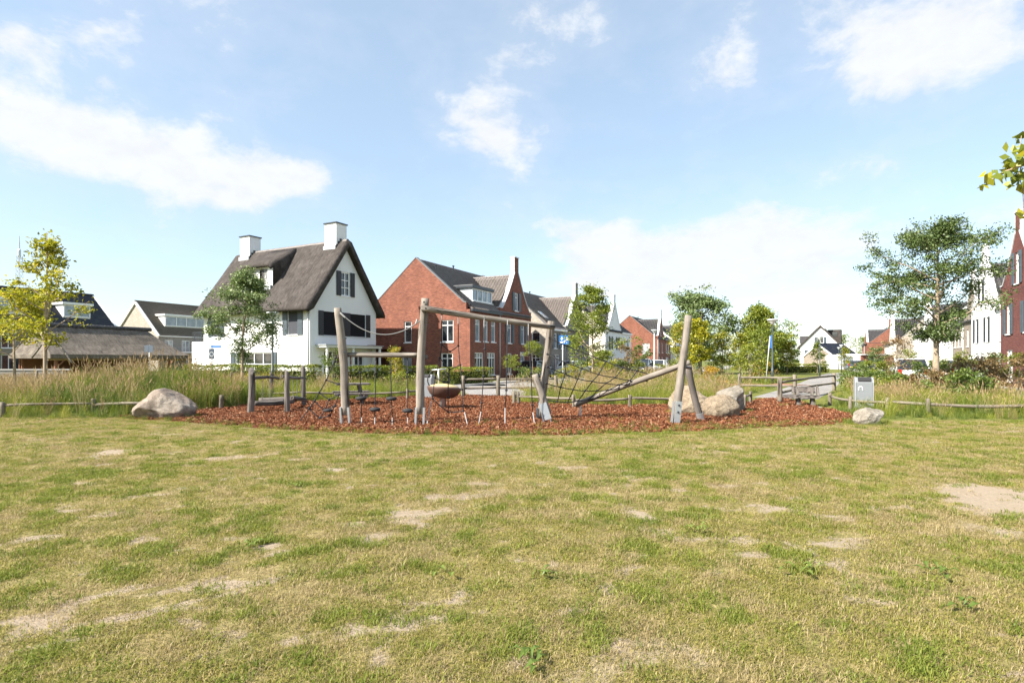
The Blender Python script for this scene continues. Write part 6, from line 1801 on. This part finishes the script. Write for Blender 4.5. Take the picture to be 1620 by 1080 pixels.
def hedge(name, label, a, b, h, w, leaf, n, seed, size=.09, group=None, wob=.06, tintbias=0.0, z0=0.0):
    """Clipped hedge: dark branchy core inside a skin of leaves."""
    g = np.random.default_rng(seed); a, b = Vector((a[0], a[1], 0)), Vector((b[0], b[1], 0)); L = (b - a).length
    T = empty(name, a, math.atan2((b - a).y, (b - a).x), label, 'hedge', group)
    fa, ft = L * h * 2 + 2 * w * h, L * w
    u = g.random(n); x = g.random(n) * L; y = np.empty(n); z = np.empty(n)
    top = u < ft / (fa + ft) * 1.3
    y[top] = g.uniform(-w / 2, w / 2, top.sum()); z[top] = h
    s = ~top; y[s] = np.where(g.random(s.sum()) < .6, -w / 2, w / 2); z[s] = g.uniform(0, h, s.sum())
    k = g.random(n) < .08; x[k] = np.where(g.random(k.sum()) < .5, 0, L); y[k] = g.uniform(-w / 2, w / 2, k.sum())
    bump = (fbm(x * 1.3 + seed, z * 1.3 + y * 2, 3) - .5)
    z = z * (1 + bump * wob * 2.5) + g.normal(0, .035, n); y = y * (1 + bump * .5) + g.normal(0, .05, n)
    C = np.stack([x, y, np.maximum(z, .02) + z0], 1)
    link('foliage', leaf_mesh('foliage', C, size, g, np.clip(g.normal(.5 + tintbias, .2, n) + bump * .5, 0, 1)), M[leaf], T)
    mb = MB(); rr = random.Random(seed)
    mb.box(.25, -w * .26, 0, L - .25, w * .26, h * .78)
    mb.build('branches', M['hedge_core'], T)
    return T
hedge('hedge', 'clipped yellow-green hedge in front of the thatched house', (-19.5, 34.2), (-10.6, 31.0), 1.18, .7, 'leaf_hedge', 8500, 101, .10)
hedge('hedge', 'clipped yellow-green hedge between the thatched and the brick house', (-10.2, 32.2), (-4.6, 34.6), 1.12, .8, 'leaf_hedge', 6000, 102, .10, tintbias=-.06)
hedge('hedge', 'yellow hedge below the brick house windows', (-4.4, 35.2), (-1.6, 38.6), 1.0, .8, 'leaf_hedge', 4200, 103, .09, tintbias=.18)
hedge('hedge', 'distant yellow-green hedge in front of the far white house', (31.0, 68), (39.2, 71), 1.0, 1.0, 'leaf_hedge', 3600, 104, .15, tintbias=.1)
hedge('hedge', 'low green hedge along the path behind the litter bin', (17.2, 28.8), (22.4, 33.6), .8, .9, 'leaf_green', 3000, 105, .10)

def shrub(name, label, base, h, r, leaf, n, seed, size=.09, tintbias=0.0, cat='shrub', group=None, lo=.05, clus=.16):
    return tree(name, label, base, h, lo, r, leaf, size, n, seed, 'bark_grey', .025, 14, 'dome', clus, (.1, 1.1), cat, group, multi=3, tintbias=tintbias, twigs=4)
shrub('shrub', 'leafy green shrub at the corner of the thatched house', at(523, 31), 2.2, .55, 'leaf_green', 1500, 111, .09, .1)
shrub('shrub', 'small dark cone shrub by the brick house door', at(824, 39.6), 1.1, .32, 'leaf_green', 1200, 112, .07)
shrub('shrub', 'round green shrub beside the brick house path', at(838, 38.5), .95, .5, 'leaf_hedge', 1200, 113, .07)
shrub('shrub', 'reddish autumn shrub below the white gable house', at(992, 44), 2.6, 1.0, 'leaf_rust', 1600, 114, .13)
shrub('shrub', 'yellow-green shrub behind the middle of the climbing net', at(955, 40), 2.1, .9, 'leaf_mixed', 1800, 115, .12)
shrub('shrub', 'green bush behind the top rope of the climbing net', at(975, 36), 1.5, .9, 'leaf_green', 1800, 116, .11, .1)
shrub('shrub', 'palm-like green bush below the distant brick house wall', at(1012, 74), 3.4, 1.5, 'leaf_green', 1500, 117, .2, .1)
shrub('shrub', 'dark bush right of the silver car', at(930, 42), 1.6, .9, 'leaf_green', 1500, 118, .12)
shrub('shrub', 'orange-yellow bush left of the chicane fence', at(1128, 36), 1.0, .5, 'leaf_orange', 900, 119, .09)
shrub('shrub', 'second orange-yellow bush behind the chicane fence rails', at(1206, 46), 1.4, .6, 'leaf_orange', 900, 120, .1)
shrub('shrub', 'dark green bush at the foot of the yellow tree', at(1120, 45), 2.2, 1.0, 'leaf_dark', 1800, 121, .13)
shrub('shrub', 'dark bush between the birch trunks', at(1152, 47), 2.0, 1.0, 'leaf_dark', 1800, 122, .13)
for i, (px, d, h, r, lf, lab) in enumerate(((1402, 25, .8, .6, 'leaf_green', 'green bush right of the litter bin'), (1383, 33, 1.45, .8, 'leaf_lime', 'yellow-green bush left of the parked white hatchback'),
        (1505, 23, 1.0, .8, 'leaf_rust', 'reddish bush at the foot of the right tree'), (1545, 24.5, 1.2, 1.1, 'leaf_rust', 'dry reddish bush right of the right tree'), (1590, 24, 1.35, 1.3, 'leaf_rust', 'dry straw-coloured bush near the right edge'),
        (1530, 20, .85, .8, 'leaf_green', 'low green bramble in front of the dry bushes'), (1572, 29, 1.9, .8, 'leaf_green', 'tall green shrub below the dark brick house'), (1611, 28, 1.7, 1.0, 'leaf_hedge', 'yellow-green shrub at the right edge'), (1468, 29, 1.25, .8, 'leaf_green', 'green shrub beside the parked white hatchback'), (1500, 34, 1.4, 1.3, 'leaf_hedge', 'yellow-green shrub behind the right tree trunk'),
        (1443, 25, .7, .6, 'leaf_rust', 'low reddish bush in front of the parked white hatchback'))):
    shrub('shrub', lab, at(px, d), h, r, lf, 2200, 130 + i, .10, .05)
for i, (px, d, r_, lf) in enumerate(((640, 26.5, .5, 'leaf_hedge'), (420, 27.5, .7, 'leaf_mixed'))):
    shrub('shrub', ('low light green bush behind the stepping ropes', 'yellowish bush behind the balance bridge')[i], at(px, d), .85, r_, lf, 1200, 150 + i, .08, .15)

for i, (px, d, h, r_, lf, lab) in enumerate(((905, 31, 1.15, .8, 'leaf_mixed', 'low straggly bush right of the home-zone sign pole'), (962, 31, 1.2, .9, 'leaf_mixed', 'straggly yellowing bush behind the net centre'), (1000, 33, 1.3, .8, 'leaf_hedge', 'light green bush in front of the parked cars'),
        (1062, 38, 1.3, .9, 'leaf_hedge', 'light green bush left of the tall pointed post'), (1395, 22.5, .7, .6, 'leaf_hedge', 'low light green bush right of the litter bin'), (1350, 30, 1.1, .8, 'leaf_green', 'dark low bush behind the litter bin'))):
    shrub('shrub', lab, at(px, d), h, r_, lf, 1500, 160 + i, .09, .05)

# broad-leaved weeds in the lawn
def weeds():
    rr = random.Random(77)
    for i, (px, py, k, lab) in enumerate(((395, 872, 7, 'dock plant in the lawn at the left'), (1095, 845, 10, 'broad-leaved weed in the middle right of the lawn'), (840, 1062, 9, 'grey-green rosette weed at the bottom edge of the lawn'), (700, 918, 3, 'two-leaved seedling in the middle of the lawn'), (870, 920, 5, 'pale flat weed left of the bare spots'), (1275, 910, 9, 'dandelion rosette in the right half of the lawn'), (1485, 915, 12, 'largest green weed patch in the right half of the lawn'), (1535, 972, 7, 'rosette weed near the right edge of the lawn'), (470, 775, 6, 'small clover clump in the left half of the lawn'))):
        c = G(px, py); mb = MB()
        for q in range(k):
            a = rr.uniform(0, 6.28); L = rr.uniform(.05, .11); w = L * rr.uniform(.3, .45); d = Vector((math.cos(a), math.sin(a), 0)); s = Vector((-d.y, d.x, 0)); o = Vector((rr.gauss(0, .05), rr.gauss(0, .05), .035))
            p = [o, o + d * L * .5 + s * w * .5 + Vector((0, 0, .03)), o + d * L + Vector((0, 0, .012)), o + d * L * .5 - s * w * .5 + Vector((0, 0, .03))]
            mid = o + d * L * .5 + Vector((0, 0, .022))
            mb.quad(p[0], p[1], mid); mb.quad(p[1], p[2], mid); mb.quad(p[2], p[3], mid); mb.quad(p[3], p[0], mid)
        me = mb.mesh('weed', fix=False); a = me.attributes.new('rnd', 'FLOAT', 'POINT'); a.data.foreach_set('value', [rr.uniform(.4, .9)] * len(me.vertices))
        o = link('weed', me, M['leaf_green']); o.location = (c.x, c.y, .02); tag(o, lab, 'weed', 'broad-leaved weeds in the lawn')
weeds()

# ------------------------------------------------------------------ lamps, signs, mast, cars
def street_lamp(px, d, h, label, mat='pole_dark', s=1.0):
    T = empty('street_lamp', at(px, d), 0, label, 'street lamp', 'street lamps')
    b = MB(); b.tube([(0, 0, 0), (0, 0, 1.0), (0, 0, 1.02), (0, 0, h - .3)], [.085 * s, .085 * s, .06 * s, .045 * s], 10); b.build('pole', M[mat], T, True)
    b = MB(); b.lathe([(.05 * s, h - .34), (.09 * s, h - .28), (.30 * s, h - .06), (.31 * s, h - .04)], (0, 0, 0), 18); hd = b.build('lamp_bowl', M['lamp_head'], T, True)
    b = MB(); b.lathe([(.34 * s, h - .038), (.34 * s, h - .015), (.28 * s, h + .03), (.05 * s, h + .05)], (0, 0, 0), 18); b.build('lamp_cap', M['pole_light'], T, True)
    return T
street_lamp(1222, 36.5, 4.12, 'tall street lamp with bowl head behind the chicane fence')
street_lamp(1297, 50, 3.6, 'thin street lamp in front of the far white house', s=.75)
street_lamp(1327, 92, 3.6, 'farther street lamp right of the far white house, left of two', s=.8)
street_lamp(1331, 70, 3.4, 'farther street lamp right of the far white house, right of two', s=.7)
street_lamp(1035, 58, 4.6, 'grey street lamp between the parked cars and the distant brick house', 'pole_light')
street_lamp(431, 31, 4.1, 'dark lamp pole half hidden in the grey-green tree')

def sign_children():
    d = 34; c = at(892.5, d)
    T = empty('traffic_sign', c, 0, 'blue home-zone sign with white figures on a grey pole', 'sign')
    z0 = CAM_H + (570 - 544.5) / 900 * d; z1 = CAM_H + (570 - 530.5) / 900 * d; w = .29
    b = MB(); b.tube([(-.08, .03, 0), (-.08, .03, z1 - .02)], .035, 10); b.build('pole', M['pole_light'], T, True)
    b = MB(); b.box(-w, -.02, z0, w, .0, z1); pl = b.build('plate', M['sign_blue'], T, bevel=.006)
    h = z1 - z0; b = MB(); Y = -.026
    def poly(pts): b.prism([Vector((x, Y, z0 + z * h)) for x, z in pts], (0, .004, 0))
    poly([(-.26, .12), (-.05, .12), (-.05, .22), (-.09, .34), (-.20, .34), (-.26, .22)])                      # car
    poly([(.10, .42), (.24, .42), (.24, .68), (.17, .86), (.10, .68)])                                        # house
    poly([(-.17, .44), (-.13, .44), (-.11, .62), (-.06, .60), (-.05, .65), (-.12, .74), (-.19, .72), (-.23, .58), (-.19, .56), (-.17, .62)])   # adult
    poly([(.0, .14), (.04, .14), (.05, .30), (.10, .36), (.08, .40), (.02, .38), (-.03, .42), (-.05, .39), (-.01, .32)])                    # child
    for cx, cz, r in ((-.14, .82, .035), (.03, .47, .03), (.15, .2, .03)):
        b.prism([Vector((cx + r * math.cos(i * .785), Y, z0 + cz * h + r * math.sin(i * .785))) for i in range(8)], (0, .004, 0))
    b.build('white_figures', M['white'], pl)
sign_children()
def sign_blue_side():
    c = at(1211, 33); T = empty('traffic_sign', c, R(72), 'blue sign seen almost edge-on on a leaning pale pole', 'sign')
    b = MB(); b.tube([(0, 0, 0), (.02, -.16, 1.9), (.03, -.24, 2.9)], .026, 10); b.build('pole', M['pole_light'], T, True)
    b = MB(); b.box(-.3, -.27, 2.2, .3, -.29, 2.95); b.build('plate', M['sign_blue'], T, bevel=.006)
sign_blue_side()
def sign_pair():
    c = at(235.5, 38); T = empty('traffic_sign', c, R(-15), 'pair of small square sign backs in front of the thatched barn', 'sign')
    z = CAM_H + (570 - 551.5) / 900 * 38
    b = MB(); b.tube([(0, .04, 0), (0, .04, z + .24)], .03, 8); b.build('pole', M['pole_light'], T, True)
    for s in (-1, 1):
        b = MB(); b.box(s * .18 - .17, -.01, z - .23, s * .18 + .17, .01, z + .23); b.build('plate', M['sign_back'], T)
sign_pair()
def sign_zone():
    c = at(335, 33); T = empty('traffic_sign', c, 0, 'dark zone sign with a ring under a blue name plate by the thatched house', 'sign')
    z = CAM_H + (570 - 559.5) / 900 * 33
    b = MB(); b.tube([(0, .03, 0), (0, .03, z + .5)], .03, 8); b.build('pole', M['pole_dark'], T, True)
    b = MB(); b.box(-.16, -.015, z - .3, .16, .0, z + .3); p = b.build('plate', M['sign_back'], T)
    b = MB(); n = 20
    for i in range(n):
        a0, a1 = 6.2832 * i / n, 6.2832 * (i + 1) / n
        b.quad(*[(r * math.cos(a), -.02, z - .02 + r * math.sin(a)) for r, a in ((.13, a0), (.13, a1), (.10, a1), (.10, a0))])
    b.build('ring', M['pale_trim'], p)
    b = MB(); b.box(-.05, -.015, z + .36, .56, .0, z + .48); b.build('name_plate', M['sign_blue'], T)
sign_zone()

def mast():
    T = empty('radio_mast', at(30.5, 400), 0, 'thin grey lattice radio mast on the left horizon', 'mast')
    H = CAM_H + (570 - 405) / 900 * 400; T2 = CAM_H + (570 - 380) / 900 * 400
    for j in range(4):
        b = MB(); z0, z1 = H * j / 4, H * (j + 1) / 4; w = lambda z: 2.2 - 1.0 * z / H
        for sx, sy in ((-1, -1), (1, -1), (1, 1), (-1, 1)): b.tube([(sx * w(z0), sy * w(z0), z0), (sx * w(z1), sy * w(z1), z1)], .16, 5)
        n = 6
        for i in range(n):
            a, c = z0 + (z1 - z0) * i / n, z0 + (z1 - z0) * (i + 1) / n
            for p, q in (((-1, -1), (1, -1)), ((1, -1), (1, 1)), ((1, 1), (-1, 1)), ((-1, 1), (-1, -1))):
                b.tube([(p[0] * w(a), p[1] * w(a), a), (q[0] * w(c), q[1] * w(c), c)], .09, 4); b.tube([(q[0] * w(a), q[1] * w(a), a), (p[0] * w(c), p[1] * w(c), c)], .09, 4)
        b.build('lattice_section', M['pole_light' if j % 2 == 0 else 'steel'], T)
    b = MB(); b.tube([(0, 0, H - 3), (0, 0, T2 - 2), (0, 0, T2 + 3)], [.5, .4, .2], 8); b.lathe([(.5, H - 1), (1.0, H), (1.0, H + 4), (.5, H + 5)], (0, 0, 0), 10); b.build('antenna', M['steel'], T)
mast()

def car(px, d, rz, paint, label, L=4.1, Wd=1.72, Hc=1.48, pos=None):
    T = empty('parked_car', pos or at(px, d), rz, label, 'car', 'cars parked along the street')
    # stations along x (front at +L/2): (x, belt height, half width), body lower shell
    st = [(-.5, .62, .78, .90), (-.485, .95, .92, .96), (-.36, 1.0, .97, 1.0), (-.1, .98, 1.0, 1.0), (.16, .97, 1.0, 1.0), (.26, .94, .99, 1.0), (.42, .78, .93, .97), (.485, .66, .84, .9), (.5, .5, .78, .84)]
    V, F = [], []
    for fx, bz, wt, wl in st:
        x = fx * L; hw = Wd / 2
        V += [(x, -hw * wl * .94, .2), (x, -hw * wl, .42), (x, -hw * wt, bz), (x, hw * wt, bz), (x, hw * wl, .42), (x, hw * wl * .94, .2)]
    n = len(st)
    for i in range(n - 1):
        for k in range(6): a = i * 6 + k; b = i * 6 + (k + 1) % 6; F.append((a, b, b + 6, a + 6))
    F += [tuple(range(6)), tuple((n - 1) * 6 + k for k in range(6))]
    mb = MB(); mb.v, mb.f = V, F; o = mb.build('body', M[paint], T, True, bevel=.03)
    gs = [(-.47, .96, .84, 0), (-.36, Hc - .08, .70, 1), (-.2, Hc, .70, 1), (.02, Hc - .02, .69, 1), (.28, .93, .84, 0)]
    V, F = [], []
    for fx, z, w, tp in gs:
        V += [(fx * L, -Wd / 2 * w, z), (fx * L, Wd / 2 * w, z)]
    base = [(-.47, .93, .9), (.29, .92, .9)]
    c = MB(); hw = Wd / 2
    low = [(-.47 * L, .93), (.28 * L, .92)]
    top = [(-.37 * L, Hc - .06), (-.2 * L, Hc), (.0, Hc - .02)]
    # glasshouse: sides and glazing as a dark glossy volume, roof panel in paint above it
    prof = [(-.475 * L, .90), (-.375 * L, Hc - .07), (-.2 * L, Hc - .02), (.01 * L, Hc - .04), (.285 * L, .90)]
    for i in range(len(prof) - 1):
        (x0, z0), (x1, z1) = prof[i], prof[i + 1]; w0 = hw * (.92 if z0 < 1 else .74); w1 = hw * (.92 if z1 < 1 else .74)
        c.quad((x0, -w0, z0), (x1, -w1, z1), (x1, w1, z1), (x0, w0, z0))
    for s in (-1, 1): c.quad(*[(x, s * hw * (.92 if z < 1 else .74), z) for x, z in prof])
    c.build('glazing', M['glass'], T)
    r = MB(); w = hw * .76
    r.hexa([(-.385 * L, -w, Hc - .06), (.02 * L, -w, Hc - .03), (.02 * L, w, Hc - .03), (-.385 * L, w, Hc - .06), (-.36 * L, -w * .9, Hc), (.0, -w * .9, Hc + .015), (.0, w * .9, Hc + .015), (-.36 * L, w * .9, Hc)]); r.build('roof', M[paint], T, bevel=.02)
    for s in (-1, 1):
        r = MB()
        for (xa, xb) in ((.285, .012), (-.11, -.11), (-.475, -.378)):
            ca = (xa * L, s * hw * .925, .9); cb = (xb * L, s * hw * .765, Hc - .04); r.bar(ca, cb, .07, .05, (0, s, 0))
        r.build('pillar', M[paint], T)
        r = MB(); r.box(.2 * L, s * hw * 1.0 if s > 0 else -hw * 1.1, .95, .24 * L, s * hw * 1.1 if s > 0 else -hw * 1.0, 1.07); r.build('mirror', M[paint], T, bevel=.02)
        for fx in (-.31, .31):
            r = MB(); cx = fx * L; yo = s * (hw * .985); yi = s * (hw * .985 - .2)
            r.tube([(cx, yi, .315), (cx, yi + (yo - yi) * .1, .315), (cx, yo - s * .02, .315), (cx, yo, .315)], [.28, .315, .315, .285], 18); wh = r.build('wheel', M['tyre'], T, True)
            r = MB(); r.tube([(cx, yo + s * .002, .315), (cx, yo + s * .012, .315)], [.21, .19], 14); r.build('rim', M['alloy'], wh)
        r = MB(); r.box(.475 * L, s * hw * .6 - .17, .58, .497 * L, s * hw * .6 + .17, .7); r.build('headlight', M['lamp_clear'], T, bevel=.02)
        r = MB(); r.box(-.503 * L, s * hw * .72 - .1, .68, -.485 * L, s * hw * .72 + .1, .98); r.build('tail_light', M['tail_red'], T, bevel=.02)
    for x0, x1 in ((.502, .506), (-.507, -.503)):
        r = MB(); r.box(x0 * L, -.26, .42, x1 * L, .26, .53); r.build('number_plate', M['plate_yellow'], T)
    r = MB(); r.box(.494 * L, -.45, .3, .502 * L, .45, .41); r.build('grille', M['rubber'], T)
    return T
rowang = math.atan2(RU.y, RU.x)
car(908, 46, math.radians(-20), 'car_silver', 'silver car parked below the blue home-zone sign', pos=at(915, 55))
car(843, 50, rowang, 'car_dark', 'dark grey car in front of the beige brick house', pos=at(850, 50))
car(1016, 60, rowang + math.pi, 'car_blue', 'dark blue car parked below the distant brick house', pos=at(1016, 60), Hc=1.62)
car(1041, 64, rowang + math.pi, 'car_white', 'white car parked behind the dark blue car', pos=at(1041, 63), Hc=1.55)
car(1437, 30, R(62), 'car_white', 'white hatchback seen from behind, left of the right tree', pos=at(1436, 34), Hc=1.62)
car(1530, 40, R(10), 'car_silver', 'silver car roof behind the bushes on the right', pos=at(1535, 38), Hc=1.55)
car(1362, 92, R(10), 'car_dark', 'grey car in front of the far red garage', pos=at(1365, 90))
